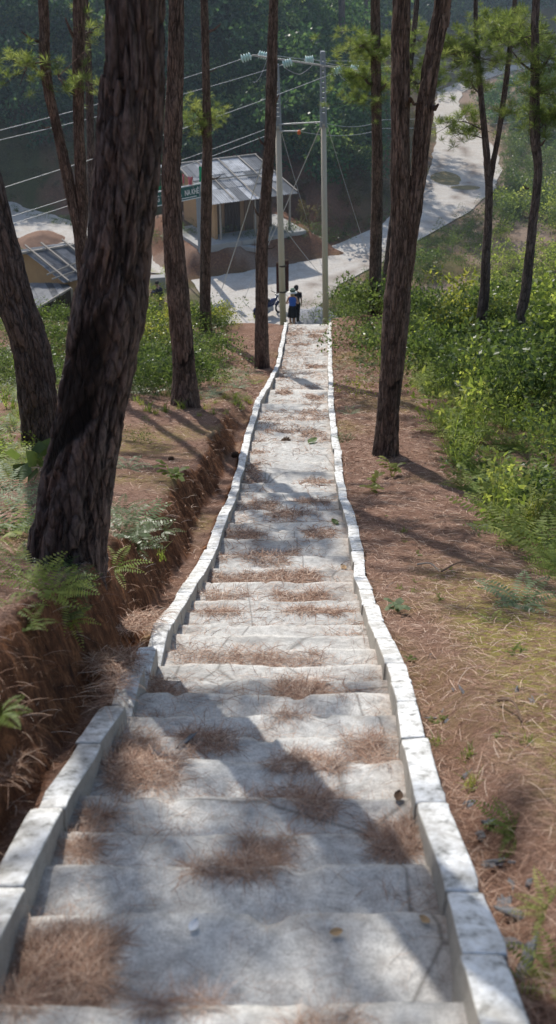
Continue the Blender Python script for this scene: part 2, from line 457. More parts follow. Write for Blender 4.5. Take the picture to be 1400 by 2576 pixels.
M = {}
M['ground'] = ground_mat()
M['step'] = concrete_mat('step_concrete', (.50, .49, .47), (.78, .765, .735))
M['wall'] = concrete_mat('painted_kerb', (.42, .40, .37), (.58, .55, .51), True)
M['slab'] = simple('rough_slab', (.36, .36, .36), .9, .3, 3)
M['bark_big'] = bark_mat('big_bark', (.055, .047, .047), (.13, .108, .105), (.23, .15, .12))
M['bark'] = bark_mat('bark', (.075, .056, .050), (.19, .142, .12), (.32, .215, .17))
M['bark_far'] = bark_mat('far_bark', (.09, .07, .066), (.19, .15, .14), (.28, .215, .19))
M['needle'] = needle_mat()
M['root'] = simple('dark_rootlets', (.20, .10, .05), .8, .5, 9)
M['pine'] = leafmat('pine_green', [(.075, .125, .05), (.19, .25, .11), (.42, .46, .25)], .5, .45)
M['fern'] = leafmat('fern_green', [(.11, .17, .045), (.27, .36, .10), (.54, .58, .24)], .6, .5)
M['fernpale'] = leafmat('fern_pale', [(.10, .15, .08), (.21, .28, .16), (.38, .44, .29)], .4, .5)
M['shrub'] = leafmat('shrub_green', [(.09, .145, .045), (.24, .31, .10), (.52, .54, .24)], .6, .5)
M['dull'] = leafmat('dull_green', [(.05, .09, .035), (.11, .165, .07), (.24, .29, .15)], .45, .35)
M['yellow'] = leafmat('yellow_green', [(.14, .19, .045), (.30, .33, .10), (.50, .44, .20)], .5, .45)
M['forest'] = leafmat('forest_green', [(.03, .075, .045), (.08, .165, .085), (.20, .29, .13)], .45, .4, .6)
M['scrub'] = leafmat('scrub_brown', [(.07, .06, .035), (.15, .125, .075), (.24, .22, .11)], .4, .6)
M['dry'] = leafmat('dry_grass', [(.12, .11, .06), (.22, .19, .11), (.34, .29, .19)], .4, .6)
M['road'] = road_mat()
M['pole'] = simple('pole_concrete', (.58, .51, .41), .85, .15, 4, bump=.3, scale=(1, 1, .3))
M['polegrey'] = simple('pole_grey', (.30, .33, .37), .7, .15, 4)
M['steel'] = simple('galvanised', (.50, .50, .50), .45, .2, 8, metal=.6)
M['wire'] = simple('cable', (.50, .50, .50), .5, .1, 8, metal=.3)
M['mud'] = simple('mud_wall', (.36, .235, .15), .95, .25, 1.8, bump=.5)
M['mud2'] = simple('ochre_wall', (.45, .28, .15), .95, .2, 1.8, bump=.5)
M['wood'] = simple('weathered_wood', (.16, .105, .075), .9, .35, 3, scale=(1, 1, .2))
M['darkwood'] = simple('dark_wood', (.07, .05, .042), .9, .35, 3, scale=(6, 6, .6))
M['bamboo'] = simple('pole_wood', (.36, .32, .28), .8, .3, 3)
M['corr'] = corr_mat('corrugated_sheet', (.12, .135, .16), (.62, .64, .68))
M['corrd'] = corr_mat('old_corrugated_sheet', (.10, .11, .13), (.38, .39, .42))
M['gravel'] = simple('gravel', (.27, .28, .31), .95, .3, 14, bump=1)
M['soil'] = simple('loose_soil', (.22, .13, .09), .95, .3, 5, bump=1)
M['rock'] = simple('grey_rock', (.23, .24, .26), .9, .35, 7, bump=.8)
M['green_sign'] = simple('green_paint', (.018, .105, .095), .5, .1, 2)
M['white'] = simple('white_paint', (.78, .78, .78), .6, .05, 3)
M['brown_sign'] = simple('brown_board', (.085, .028, .022), .7, .2, 4)
M['skin'] = simple('skin', (.55, .33, .24), .6, .06, 8, bump=.05)
M['skin2'] = simple('tan_skin', (.32, .19, .13), .6, .06, 8, bump=.05)
M['blue'] = simple('blue_cloth', (.05, .15, .62), .85, .12, 8)
M['black'] = simple('black_cloth', (.012, .012, .018), .9, .2, 8)
M['rubber'] = simple('rubber', (.015, .015, .017), .8, .2, 8)
M['navy'] = simple('navy_paint', (.02, .035, .12), .3, .1, 4, spec=.5)
M['redpaint'] = simple('red_paint', (.42, .02, .02), .3, .1, 4, spec=.5)
M['hair'] = simple('light_hair', (.42, .29, .15), .7, .25, 30)
M['darkhair'] = simple('dark_hair', (.015, .012, .012), .7, .25, 30)
M['hatgreen'] = simple('hat_green', (.02, .09, .05), .8, .1, 8)
M['hatwhite'] = simple('hat_white', (.72, .72, .68), .8, .05, 8)
M['pink'] = simple('pink_cloth', (.80, .22, .26), .8, .15, 5)
M['gflag'] = simple('green_cloth', (.0, .38, .16), .8, .1, 5)
M['orange'] = simple('orange_paint', (.7, .15, .04), .6, .1, 5)
M['cone'] = simple('pine_cone', (.09, .055, .035), .9, .3, 30)
M['deadleaf'] = simple('dead_leaf', (.42, .28, .15), .7, .3, 12)
def glassmat():
    t = NT('glass_insulator')
    m = t.bsdf((.75, .95, .90), .08, None, 0, .6); t.b.inputs['Transmission Weight'].default_value = .25
    return m
M['glass'] = glassmat()
def watermat():
    t = NT('muddy_water'); return t.bsdf((.22, .17, .09), .08, None, 0, .6)
M['water'] = watermat()

# ------------------------------------------------------------------ ground sheet
def graded(a, b, pts):
    out = [a]
    while out[-1] < b: out.append(out[-1] + np.interp(out[-1], *zip(*pts)))
    return np.array(out)
ys = graded(-12, 320, [(-12, .4), (0, .07), (1, .05), (9, .055), (16, .09), (32, .16), (48, .4), (80, .8), (140, 3), (320, 12)])
xs_ = graded(0, 260, [(0, .045), (2.2, .05), (4, .09), (8, .2), (16, .4), (40, .9), (80, 4), (260, 16)])
xs = np.concatenate([-xs_[::-1], xs_[1:]])
X, Y = np.meshgrid(xs, ys)
Z = ground(X, Y)
bankm = np.zeros_like(X)
dl = XL(Y) - WT - X; dr = X - XR(Y) - WT
eps = .05
slope = np.hypot((ground(X + eps, Y, False) - ground(X - eps, Y, False)) / (2 * eps), 0)
soil = sm(slope, .55, 1.3) * (dl > 0) * (Y < 26)
fd = foot_dist(X, Y)
soil = np.maximum(soil, sm(Y, 40, 46) * (fd > -8) * (1 - sm(fd + 1.5 * fbm(X * .3, Y * .3, 0, 3, 8), 4, 9)) * (X < 12) * .65)
rm = np.hypot((X - MOUND[0]) / 6.6, (Y - MOUND[1]) / 9.0)
soil = np.maximum(soil, (np.abs(rm - .8) < .28) * .9)
nz = fbm(X * .5, Y * .5, 0, 4, 77)
moss = sm(dr, .25, .7) * (1 - sm(Y, 5, 9)) * (.45 + .55 * sm(fbm(X * 1.3, Y * 1.3, 0, 3, 78), -.2, .3)) + sm(nz, .1, .5) * .5 * (Y < 30)
green = sm(dr, 2.2, 3.2) * sm(Y, 6, 9) * .35 + sm(Y, 31, 34) * (1 - sm(Y, 42, 46)) * .8
green = np.maximum(green, sm(fd, 3, 7) * (Y > 40)); green = np.maximum(green, sm(Y, 42, 46) * sm(nz, -.15, .25) * .7)
green = np.maximum(green, sm(dl, 1.5, 3) * sm(Y, 18, 21) * sm(nz, -.4, .1) * .8)
ux_ = (X - HOUSE_C[0]) * .907 + (Y - HOUSE_C[1]) * .42; uy_ = -(X - HOUSE_C[0]) * .42 + (Y - HOUSE_C[1]) * .907
pfm = 1 - sm(np.maximum(np.abs(ux_ + .6) - 3.9, np.abs(uy_) - 3.0), .8, 2.2)
soil = np.maximum(soil, pfm * .75); green = green * (1 - pfm)
dirt = sm(Y, 43, 46) * (1 - sm(fd, -2.5, .5)) * .8 * sm(-nz, -.25, .2)
ny, nx = X.shape
idx = np.arange(ny * nx).reshape(ny, nx)
Q = np.stack([idx[:-1, :-1], idx[:-1, 1:], idx[1:, 1:], idx[1:, :-1]], -1).reshape(-1, 4)
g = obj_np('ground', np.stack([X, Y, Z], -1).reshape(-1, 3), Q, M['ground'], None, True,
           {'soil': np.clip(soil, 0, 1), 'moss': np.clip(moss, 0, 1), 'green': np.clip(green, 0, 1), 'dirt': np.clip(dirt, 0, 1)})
tag(g, kind='structure')

# ------------------------------------------------------------------ road
up = [(-300, 490), (20, 512), (120, 535), (250, 585), (390, 636), (470, 652), (540, 655), (600, 664), (650, 668), (700, 660), (760, 647), (860, 612), (960, 568), (1010, 520), (1048, 480), (1075, 440),
      (1085, 400), (1098, 345), (1092, 290), (1100, 232), (1180, 196), (1268, 168), (1420, 148), (1800, 130)]
lo = [(1800, 140), (1420, 158), (1284, 180), (1205, 207), (1163, 235), (1155, 268), (1186, 318), (1245, 375), (1262, 430), (1243, 480), (1180, 535), (1080, 592), (960, 662),
      (862, 714), (838, 742), (775, 790), (690, 835), (600, 835), (545, 785), (505, 735), (470, 700), (400, 690), (330, 685), (230, 660), (100, 612), (20, 592), (-300, 560)]
poly = []
pl = up + lo
for i, p in enumerate(pl):
    q = pl[(i + 1) % len(pl)]
    A_, B_ = PV(*p), PV(*q); n = max(1, int(np.linalg.norm(B_ - A_) / .4))
    for k in range(n):
        P = A_ + (B_ - A_) * k / n
        j = .28 * fbm(np.array([P[0] * .9]), np.array([P[1] * .9]), 0, 3, 3)[0]
        poly.append((P[0] + j, P[1] + j))
bm = bmesh.new()
f = bm.faces.new([bm.verts.new((x, y, float(valley(y)) + .05)) for x, y in poly])
bmesh.ops.triangulate(bm, faces=[f])
for _ in range(3):
    bmesh.ops.subdivide_edges(bm, edges=[e for e in bm.edges if e.calc_length() > .9], cuts=1)
me = bpy.data.meshes.new('road'); bmesh.ops.triangulate(bm, faces=bm.faces[:]); bm.to_mesh(me); bm.free()
co = np.zeros(len(me.vertices) * 3); me.vertices.foreach_get('co', co); co = co.reshape(-1, 3)
rut = np.zeros(len(co))
for line in ([(700, 745), (860, 700), (980, 630), (1100, 565), (1200, 510)], [(760, 775), (860, 725), (960, 672), (1090, 603)], [(1040, 520), (1100, 430), (1130, 380)], [(1150, 500), (1200, 440), (1150, 350)]):
    pts = [PV(*p)[:2] for p in line]
    for a_, b_ in zip(pts[:-1], pts[1:]):
        d = b_ - a_; t = np.clip(((co[:, :2] - a_) @ d) / (d @ d), 0, 1)
        dist = np.linalg.norm(co[:, :2] - a_ - t[:, None] * d, axis=1) + .6 * fbm(co[:, 0], co[:, 1], 0, 3, 9)
        rut = np.maximum(rut, np.exp(-(dist / .3)**2) * .7)
a = me.attributes.new('rut', 'FLOAT', 'POINT'); a.data.foreach_set('value', rut.astype(np.float32))
me.materials.append(M['road']); road = bpy.data.objects.new('road', me); C.objects.link(road); tag(road, kind='structure')
def blob(name, px, py, rx, ry, mat, h=.012):
    c = PV(px, py); V = [(c[0], c[1], valley(c[1]) + .05 + h)]
    n = 28
    for i in range(n):
        t = 2 * math.pi * i / n; r = 1 + .35 * fbm(np.array([math.cos(t) * 1.3 + px]), np.array([math.sin(t) * 1.3]), 0, 3, 4)[0]
        x, y = c[0] + rx * r * math.cos(t), c[1] + ry * r * math.sin(t)
        V.append((x, y, float(valley(y)) + .05 + h))
    m = MB(); m.add(V, [(0, i + 1, (i + 1) % n + 1) for i in range(n)]); return m.build(name, mat)
p1 = blob('puddle', 1122, 452, .8, 1.5, M['water']); tag(p1, kind='structure')
p2 = blob('puddle', 1172, 474, 1.1, .4, M['water']); tag(p2, kind='structure')

DR = [(60, 2430, 170, 90, 2600, .085), (170, 2400, 120, 70, 1200, .06), (300, 1900, 110, 40, 900, .03), (360, 1935, 110, 30, 700, .03), (520, 1870, 70, 22, 380, .025), (500, 1845, 60, 15, 200, .02), (780, 1915, 90, 25, 500, .04), (935, 1885, 60, 40, 450, .05),
      (560, 2190, 90, 18, 300, .03), (680, 2165, 60, 50, 450, .05), (740, 1985, 110, 22, 350, .02), (800, 2030, 60, 40, 350, .025), (1000, 2110, 60, 45, 600, .05), (390, 1715, 70, 18, 500, .03), (800, 1725, 90, 16, 700, .03), (740, 1790, 50, 12, 160, .015),
      (680, 1650, 120, 14, 350, .015), (500, 1640, 90, 12, 200, .015), (800, 1535, 80, 10, 700, .03), (770, 1500, 70, 12, 600, .03), (740, 1445, 60, 10, 450, .03), (600, 1445, 70, 8, 300, .02), (560, 1500, 60, 12, 260, .015), (540, 1535, 60, 10, 300, .015), (650, 1390, 90, 16, 550, .02), (600, 1340, 60, 10, 300, .02), (800, 1340, 40, 7, 200, .02), (780, 1258, 60, 7, 350, .02), (660, 1265, 50, 8, 200, .02), (730, 1287, 50, 6, 200, .015),
      (640, 1190, 30, 20, 250, .02), (650, 1150, 30, 20, 200, .02), (800, 1210, 40, 8, 160, .02), (720, 1085, 45, 5, 200, .02), (790, 1090, 25, 6, 120, .02), (780, 1040, 30, 12, 140, .02), (790, 1012, 25, 4, 120, .02), (715, 990, 18, 3, 150, .03), (795, 995, 20, 3, 120, .02), (795, 918, 22, 2.5, 130, .03), (765, 870, 22, 4, 150, .03), (795, 848, 16, 3, 120, .03), (735, 843, 18, 4, 90, .02), (700, 935, 20, 14, 150, .02), (225, 2060, 60, 30, 300, .02), (200, 2140, 50, 20, 250, .02), (820, 2560, 90, 25, 250, .02), (450, 2520, 90, 6, 160, .02)]
DRC = []
for (px, py, sx_, sy_, n, h) in DR:
    f0 = float(np.interp(-py, [-2700, -2576] + [-v for v in YT], [1.15, 1.4] + FT)); z0 = f0 * cp - float(S(f0)) * sp
    dF = abs(float(np.interp(-(py - sy_), [-2700] + [-v for v in YT], [1.15] + FT)) - f0)
    DRC.append(((px - CX) / FPX * z0, f0, sx_ / FPX * z0, dF + .02))
def dust(x, F):
    d = .55 * sm(fbm(x * 2.0, F * 1.6, 4.4, 4, 95), -.05, .55) + .25 * sm(fbm(x * 9, F * 9, 4.4, 3, 96), .1, .5)
    for (x0, f0, a, b) in DRC:
        q = ((x - x0) / a)**2 + ((F - f0) / b)**2; w_ = 1 + .5 * fbm(x * 14, F * 14, 0, 2, 97)
        d = np.maximum(d, .85 * np.exp(-q * 1.7 * w_) * sm(fbm(x * 6, F * 6, 1.1, 3, 98), -.45, .2))
    e = np.minimum(x - XL(F), XR(F) - x); d = np.maximum(d, .8 * np.exp(-np.clip(e, 0, 9) / .05))
    return np.clip(d, 0, 1)
# ------------------------------------------------------------------ stairway
stair = thing('stairway', 'long weathered concrete stairway strewn with pine needles, descending between white kerbs', 'stairway', (0, 8, S(8)))
for k in range(1, len(NOSE)):
    Fp, Fn = NOSE[k - 1], NOSE[k]
    nxs = 64 if Fn < 16 else 34; nys = 9 if Fn < 16 else 12
    u = np.linspace(0, 1, nxs); vv = np.linspace(0, 1, nys) ** .8
    F0 = Fp - .04
    U, Vv = np.meshgrid(u, vv)
    FF = F0 + (Fn - F0) * Vv
    XX = (XL(FF) - .02) * (1 - U) + (XR(FF) + .02) * U
    tilt = .28 if Fn < 14 else .6
    if Fn > 31.3: tilt = .2
    gsl = (S(Fp) - S(Fn)) / (Fn - Fp)
    ZZ = S(Fn) + (Fn - FF) * gsl * tilt + .008 * fbm(XX * 2.2, FF * 2.2 + k * 7.3, 0, 3, 61) + .006 * fbm(XX * 11, FF * 11, 0, 2, 63)
    FF = FF + Vv * (.026 * fbm(XX * 2.4, XX * 0 + k * 3.7, 0, 5, 62) - .03 * sm(fbm(XX * 9, XX * 0 + k * 1.7, 0, 2, 66), .35, .6))
    ZZ = ZZ - .014 * (Vv > .97) - .012 * fbm(XX * 5, XX * 0 + k, 0, 2, 64) * (Vv > .97)
    rows = [np.stack([XX, FF, ZZ], -1).reshape(-1, 3)]
    last = np.stack([XX[-1], FF[-1] + .008, ZZ[-1] - .02], -1); rows.append(last)
    last2 = np.stack([XX[-1], FF[-1] + .012 + .01 * fbm(XX[-1] * 9, XX[-1] * 0 + k, 0, 2, 65), ZZ[-1] - .12], -1); rows.append(last2)
    last3 = last2.copy(); last3[:, 2] -= .35; rows.append(last3)
    Vt = np.vstack(rows); nr = nys + 3
    ii = np.arange(nr * nxs).reshape(nr, nxs)
    Qs = np.stack([ii[:-1, :-1], ii[:-1, 1:], ii[1:, 1:], ii[1:, :-1]], -1).reshape(-1, 4)
    at_ = np.concatenate([dust(Vt[:nxs * nys, 0], Vt[:nxs * nys, 1]), np.zeros(nxs * 3)])
    obj_np('step', Vt, Qs, M['step'], stair, True, {'dust': at_})

# subdivided block template
bm = bmesh.new(); bmesh.ops.create_cube(bm, size=2)
bmesh.ops.subdivide_edges(bm, edges=bm.edges[:], cuts=6, use_grid_fill=True)
bm.verts.ensure_lookup_table()
BV = np.array([v.co[:] for v in bm.verts]); BF = np.array([[v.index for v in f.verts] for f in bm.faces]); bm.free()
def kerb(side):
    Vs, Qs, n = [], [], 0
    F = -.2; k = 0
    r = np.random.default_rng(5 if side < 0 else 9)
    while F < 38:
        L = np.interp(F, [0, 8, 20, 40], [.42, .5, .6, .7]) * r.uniform(.55, 1.4)
        F1 = F + L
        h = np.interp(F, [0, 3, 5, 9, 20, 35], [.095, .09, .085, .07, .065, .065]) + r.uniform(-.004, .004)
        wob = r.uniform(-.007, .007); ww = WT + r.uniform(-.008, .008)
        P = BV.copy(); P = np.sign(P) * np.abs(P) ** .3; rr = 1 - .012 * np.clip((np.abs(P) > .9).sum(1)[:, None] - 1, 0, 2); P = P * rr
        y = F + (P[:, 1] + 1) / 2 * (L + .004)
        inner = XL(y) if side < 0 else XR(y)
        if side < 0: x = inner + wob - (1 - (P[:, 0] + 1) / 2) * ww
        else: x = inner + wob + (P[:, 0] + 1) / 2 * ww
        stepped = side < 0 and 3.3 < F < 5.0
        ztop = (S(y) * .25 + S(F1) * .75 if stepped else S(y)) + h + (.05 if stepped else 0)
        z = ztop - (1 - P[:, 2]) / 2 * .42
        nn = .016 * fbm(x * 6, y * 6, z * 6, 4, 70) + .02 * fbm(y * 1.3, y * 0, 0, 2, 73); n2_ = .014 * fbm(x * 7, y * 7, z * 7 + 9, 4, 71)
        Vs.append(np.stack([x + nn, y, z + n2_], -1)); Qs.append(BF + n); n += len(BV)
        F = F1; k += 1
    o = obj_np('kerb', np.vstack(Vs), np.vstack(Qs), M['wall'], stair, True)
    return o
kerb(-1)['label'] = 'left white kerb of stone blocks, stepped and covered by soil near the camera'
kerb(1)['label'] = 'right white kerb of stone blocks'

# ------------------------------------------------------------------ trees
def catmull(P, n):
    P = np.array(P, float); P = np.vstack([2 * P[0] - P[1], P, 2 * P[-1] - P[-2]])
    m = len(P) - 3; out = []
    for t in np.linspace(0, m - 1e-6, n):
        i = int(t); u = t - i; a, b, c, d = P[i:i + 4]
        out.append(.5 * ((2 * b) + (-a + c) * u + (2 * a - 5 * b + 4 * c - d) * u * u + (-a + 3 * b - 3 * c + d) * u**3))
    return np.array(out)

def trunk_mesh(path, seg, rows, depth_=.03, seed=0, scar=None, flare=.25, fscale=1.0):
    """path: list of (x,y,z,r)"""
    P = catmull(path, rows); c = P[:, :3]; r = P[:, 3]
    hgt = np.concatenate([[0], np.cumsum(np.linalg.norm(np.diff(c, axis=0), axis=1))])
    th = np.linspace(0, 2 * math.pi, seg, endpoint=False)
    TH, Hh = np.meshgrid(th, hgt)
    Rr = np.repeat(r[:, None], seg, 1)
    Rr = Rr * (1 + flare * np.exp(-Hh / .35) * (1 + .5 * np.cos(TH * 5 + seed)))
    k = fscale
    # twist noise coordinates so plates run irregularly
    wob = .10 * fbm(np.cos(TH) * 1.2, np.sin(TH) * 1.2, Hh * .8, 3, seed + 5)
    cx, cy = np.cos(TH + wob) * r.mean() * 14 * k, np.sin(TH + wob) * r.mean() * 14 * k
    n = fbm(cx * 1.15, cy * 1.15, Hh * 1.7 * k, 4, seed)
    rid = 1 - np.abs(n) * 3.4
    rid = np.clip(rid, 0, 1) ** 2
    n2 = fbm(cx * 2.6, cy * 2.6, Hh * 9 * k, 3, seed + 3)
    lump = fbm(np.cos(TH) * 1.4, np.sin(TH) * 1.4, Hh * 1.6, 3, seed + 8)
    sc = np.zeros_like(TH)
    if scar is not None: sc = scar(TH, Hh)
    disp = -depth_ * rid * (1 - sc) + depth_ * .45 * n2 * (1 - .6 * sc) + Rr * .09 * lump - sc * Rr * .14
    RR = Rr + disp
    V = np.stack([c[:, 0:1] + RR * np.cos(TH), c[:, 1:2] + RR * np.sin(TH), np.repeat(c[:, 2:3], seg, 1)], -1).reshape(-1, 3)
    ii = np.arange(rows * seg).reshape(rows, seg); jj = np.roll(ii, -1, 1)
    Qs = np.stack([ii[:-1], jj[:-1], jj[1:], ii[1:]], -1).reshape(-1, 4)
    return V, Qs, {'crack': np.clip(rid, 0, 1) ** 1.3 * .9, 'scar': np.clip(sc, 0, 1)}

# pine tuft: thin blades
def tuft_tpl(n=26, L=.17, w=.009, droop=.25, seed=1):
    r = np.random.default_rng(seed); V = []; Qs = []
    for i in range(n):
        a = r.uniform(0, 2 * math.pi); e = r.uniform(-.2, 1.35); l = L * r.uniform(.7, 1.15)
        d = np.array([math.cos(a) * math.cos(e), math.sin(a) * math.cos(e), math.sin(e)])
        s_ = np.cross(d, r.normal(size=3)); s_ /= np.linalg.norm(s_)
        p1 = d * l * .5; p2 = d * l - np.array([0, 0, droop * l * .4])
        V += [(0, 0, 0), p1 + s_ * w / 2, p2, p1 - s_ * w / 2]; Qs.append([4 * i, 4 * i + 1, 4 * i + 2, 4 * i + 3])
    return np.array(V, float), np.array(Qs)
TUFT = tuft_tpl(54, .22, .0095)
TUFTS = tuft_tpl(18, .3, .03, seed=2)

def tufts_at(P, scale, tpl=TUFT, seed=0):
    r = np.random.default_rng(seed); n = len(P)
    Ms = euler_mats(r.uniform(-.7, .7, n), r.uniform(-.7, .7, n), r.uniform(0, 6.28, n), scale * r.uniform(.75, 1.25, n))
    return scatter(tpl[0], tpl[1], Ms, np.array(P))

tree_no = 0
def upper(path, root, mat, seed, top_h, crown_r=2.2, nb=16, start=.35, dens=22, tpl=TUFTS):
    """limbs and needles of the crown above the last path point"""
    r = np.random.default_rng(seed)
    p0 = np.array(path[-1][:3]); r0 = path[-1][3]
    m = MB(); pts = []
    for i in range(nb):
        t = start + (1 - start) * i / nb
        b = p0 + np.array([0, 0, 1.0]) * 0
        # point along trunk extension
        k = np.array(root['_ext'][0:3]) * (1 - t) + np.array(root['_ext'][3:6]) * t
        a = r.uniform(0, 6.28); L = crown_r * (1.15 - .8 * (t - start) / (1 - start)) * r.uniform(.6, 1.1)
        d = np.array([math.cos(a), math.sin(a), r.uniform(.1, .5)])
        pp = [k, k + d * L * .5 + np.array([0, 0, -.05 * L]), k + d * L + np.array([0, 0, .12 * L])]
        m.tube(catmull(pp, 5), np.linspace(.035, .012, 5), 5)
        for j in range(dens):
            s_ = r.uniform(.35, 1.08)
            pts.append(k + d * L * s_ + r.normal(size=3) * np.array([.32, .32, .2]) * (.5 + s_ * .6))
    V, Qs = tufts_at(pts, 1.0, tpl, seed)
    m.build('limbs', mat, root)
    obj_np('crown', V, Qs, M['pine'], root)

def tree(name, label, stems, F0, mat, seg=36, rows=220, depth_=.02, seed=0, lean=0.0, group=None, scar=None, ext=6.0, crown=None, branches=(), stubs=(), flare=.25, basez=None, fscale=1., cat='pine tree', tpl=TUFT):
    """stems: list of lists of (px, py, width_px); the first starts at the ground"""
    roots = None; out = []
    for si, st in enumerate(stems):
        pts = []
        for i, (px, py, w) in enumerate(st):
            yb = stems[0][0][1]
            F = F0 + lean * (yb - py) / 1000.0
            p = W(px, py, F); pts.append([*p, w / 2 / FPX * depth(p)])
        pts = np.array(pts)
        if si == 0:
            gzb = gz(pts[0][0], pts[0][1])
            # bring the foot to the ground along the first segment
            if pts[0][2] > gzb: pts = np.vstack([[pts[0][0], pts[0][1], gzb - .25, pts[0][3] * 1.03], pts])
            else:
                pts[0][2] = min(pts[0][2], gzb - .2)
        out.append(pts)
    b = out[0][0]
    root = thing(name, label, cat, (b[0], b[1], gz(b[0], b[1])), group)
    for si, pts in enumerate(out):
        e = pts[-1]; d = e[:3] - pts[-2][:3]; d = d / np.linalg.norm(d); d[:2] *= .5
        top = e[:3] + d * ext / max(d[2], .5)
        if ext > 0: pts = np.vstack([pts, [*(e[:3] * .55 + top * .45), e[3] * .72], [*top, e[3] * .25]])
        V, Qs, at = trunk_mesh(pts, seg, rows, depth_, seed + si * 13, scar if si == 0 else None, flare if si == 0 else 0, fscale)
        obj_np('trunk' if si == 0 else 'stem', V, Qs, mat, root, True, at)
        if crown and ext > 0:
            root['_ext'] = [*e[:3], *top]
            upper([[*e]], root, mat, seed + si * 7 + 100, ext, **crown)
            del root['_ext']
    # foliage branches seen in the frame: (start px,py), (end px,py), spread, tufts
    r = np.random.default_rng(seed + 50)
    for (bs, be, thick, spread, n) in branches:
        A_, B_ = W(*bs, F0), W(*be, F0 + r.uniform(-1, 1))
        mid = (A_ + B_) / 2 + np.array([0, 0, .12 * np.linalg.norm(B_ - A_)]) + r.normal(size=3) * .08
        m = MB(); c_ = catmull([A_, mid, B_], 9); m.tube(c_, np.linspace(thick, thick * .3, 9), 6)
        L = np.linalg.norm(B_ - A_); P = []
        for i in range(int(n * 2.6)):
            t = r.uniform(.3, 1.05) if n > 8 else r.uniform(.6, 1.05)
            q = c_[min(8, int(t * 8))] + r.normal(size=3) * np.array([1.1, .8, .6]) * spread
            P.append(q)
            if i % 4 == 0: m.tube([c_[min(8, int(t * 7))], q], [.008, .004], 4)
        bo = m.build('branch', mat, root)
        if n:
            V, Qs = tufts_at(P, .95, tpl, seed + 9)
            obj_np('needles', V - np.array(root.location), Qs, M['pine'], None).parent = bo
    for (bs, be, th_) in stubs:
        A_, B_ = W(*bs, F0), W(*be, F0 - .25)
        mid = A_ * .5 + B_ * .5 + np.array([0, 0, -.04])
        MB().tube([A_, mid, B_], [th_ * 1.3, th_, th_ * .5], 6).build('stub', mat, root)
    return root

def scar_big(TH, Hh):
    d = np.angle(np.exp(1j * (TH - R(-118))))
    # two stacked tapping scars sloping up to the right
    h = Hh - d * .30
    nn_ = .10 * fbm(TH * 4, Hh * 4, 0, 3, 6)
    a = sm(h + nn_, 1.36, 1.44) * (1 - sm(h + nn_, 2.20, 2.30)) * (1 - sm(np.abs(d) + nn_ * 2, .5, .75)) * .85
    b = sm(h, 1.40, 1.5) * (1 - sm(h, 1.62, 1.70)) * .4 * (1 - sm(np.abs(d), .5, .7))
    gro = .12 * (.5 + .5 * np.sin(h * 45 + 2 * fbm(TH * 3, Hh * 3, 0, 2, 4))) * a
    return np.clip(a * .92 + b - gro, 0, 1)
def scar_small(h0, h1, a0, wd=.8):
    def f(TH, Hh):
        d = np.angle(np.exp(1j * (TH - R(a0)))); n_ = .12 * fbm(TH * 3, Hh * 5, 0, 3, 8); h = Hh - d * .16 + n_
        edge = sm(h, h1 - .05, h1) * (1 - sm(h, h1 + .02, h1 + .09)) * .8
        body = sm(h, h0, h0 + .1) * (1 - sm(h, h1 - .04, h1)) * .35
        return (edge + body) * (1 - sm(np.abs(d) + n_ * 2, wd - .25, wd + .2))
    return f

CR = dict(crown_r=2.3, nb=14, dens=10)
big = tree('pine_tree', 'huge leaning pine trunk with black resin scar on the left bank beside the stairway', [[(168, 1545, 205), (170, 1400, 196), (197, 1200, 192), (235, 1000, 184), (262, 860, 188), (277, 760, 190), (299, 600, 166), (322, 400, 167), (335, 200, 160), (341, 20, 154)]],
           5.25, M['bark_big'], 200, 520, .034, 3, lean=-.12, scar=scar_big, ext=7, flare=.20, crown=dict(crown_r=2.0, nb=14, start=.4, dens=14), fscale=1.3)
tree('pine_tree', 'straight pine with a knotted scar above its flared foot, left of the stairway', [[(470, 1056, 70), (467, 1020, 68), (463, 900, 57), (449, 750, 57), (432, 500, 50), (437, 300, 46), (444, 50, 40)]],
     16.6, M['bark'], 64, 380, .022, 11, scar=scar_small(.95, 1.3, -60), ext=7, crown=CR, flare=.32)
tree('pine_tree', 'slim dark pine with snapped stubs against the left kerb near the stair foot', [[(660, 905, 36), (659, 800, 33), (660, 625, 31), (669, 500, 29), (680, 350, 30), (686, 125, 27), (689, 20, 24)]],
     25.2, M['bark'], 40, 300, .018, 17, ext=7, crown=CR,
     stubs=[((664, 362), (650, 343), .02), ((690, 262), (702, 238), .025), ((650, 540), (640, 520), .025), ((676, 625), (694, 618), .012), ((646, 700), (640, 600), .008)])
tree('pine_tree', 'slender pine at the crest left of the stairs, rising in front of the tin-roofed house', [[(517, 836, 31), (517, 720, 28), (520, 500, 28), (522, 350, 25), (519, 200, 20), (515, 30, 20)]],
     29.8, M['bark'], 36, 260, .016, 23, ext=7, crown=CR,
     branches=[((512, 352), (480, 268), .03, .28, 16), ((526, 300), (545, 312), .02, .18, 9), ((512, 300), (470, 330), .015, .2, 5)],
     stubs=[((524, 80), (556, 60), .03), ((522, 180), (545, 172), .015), ((534, 450), (556, 442), .02)])
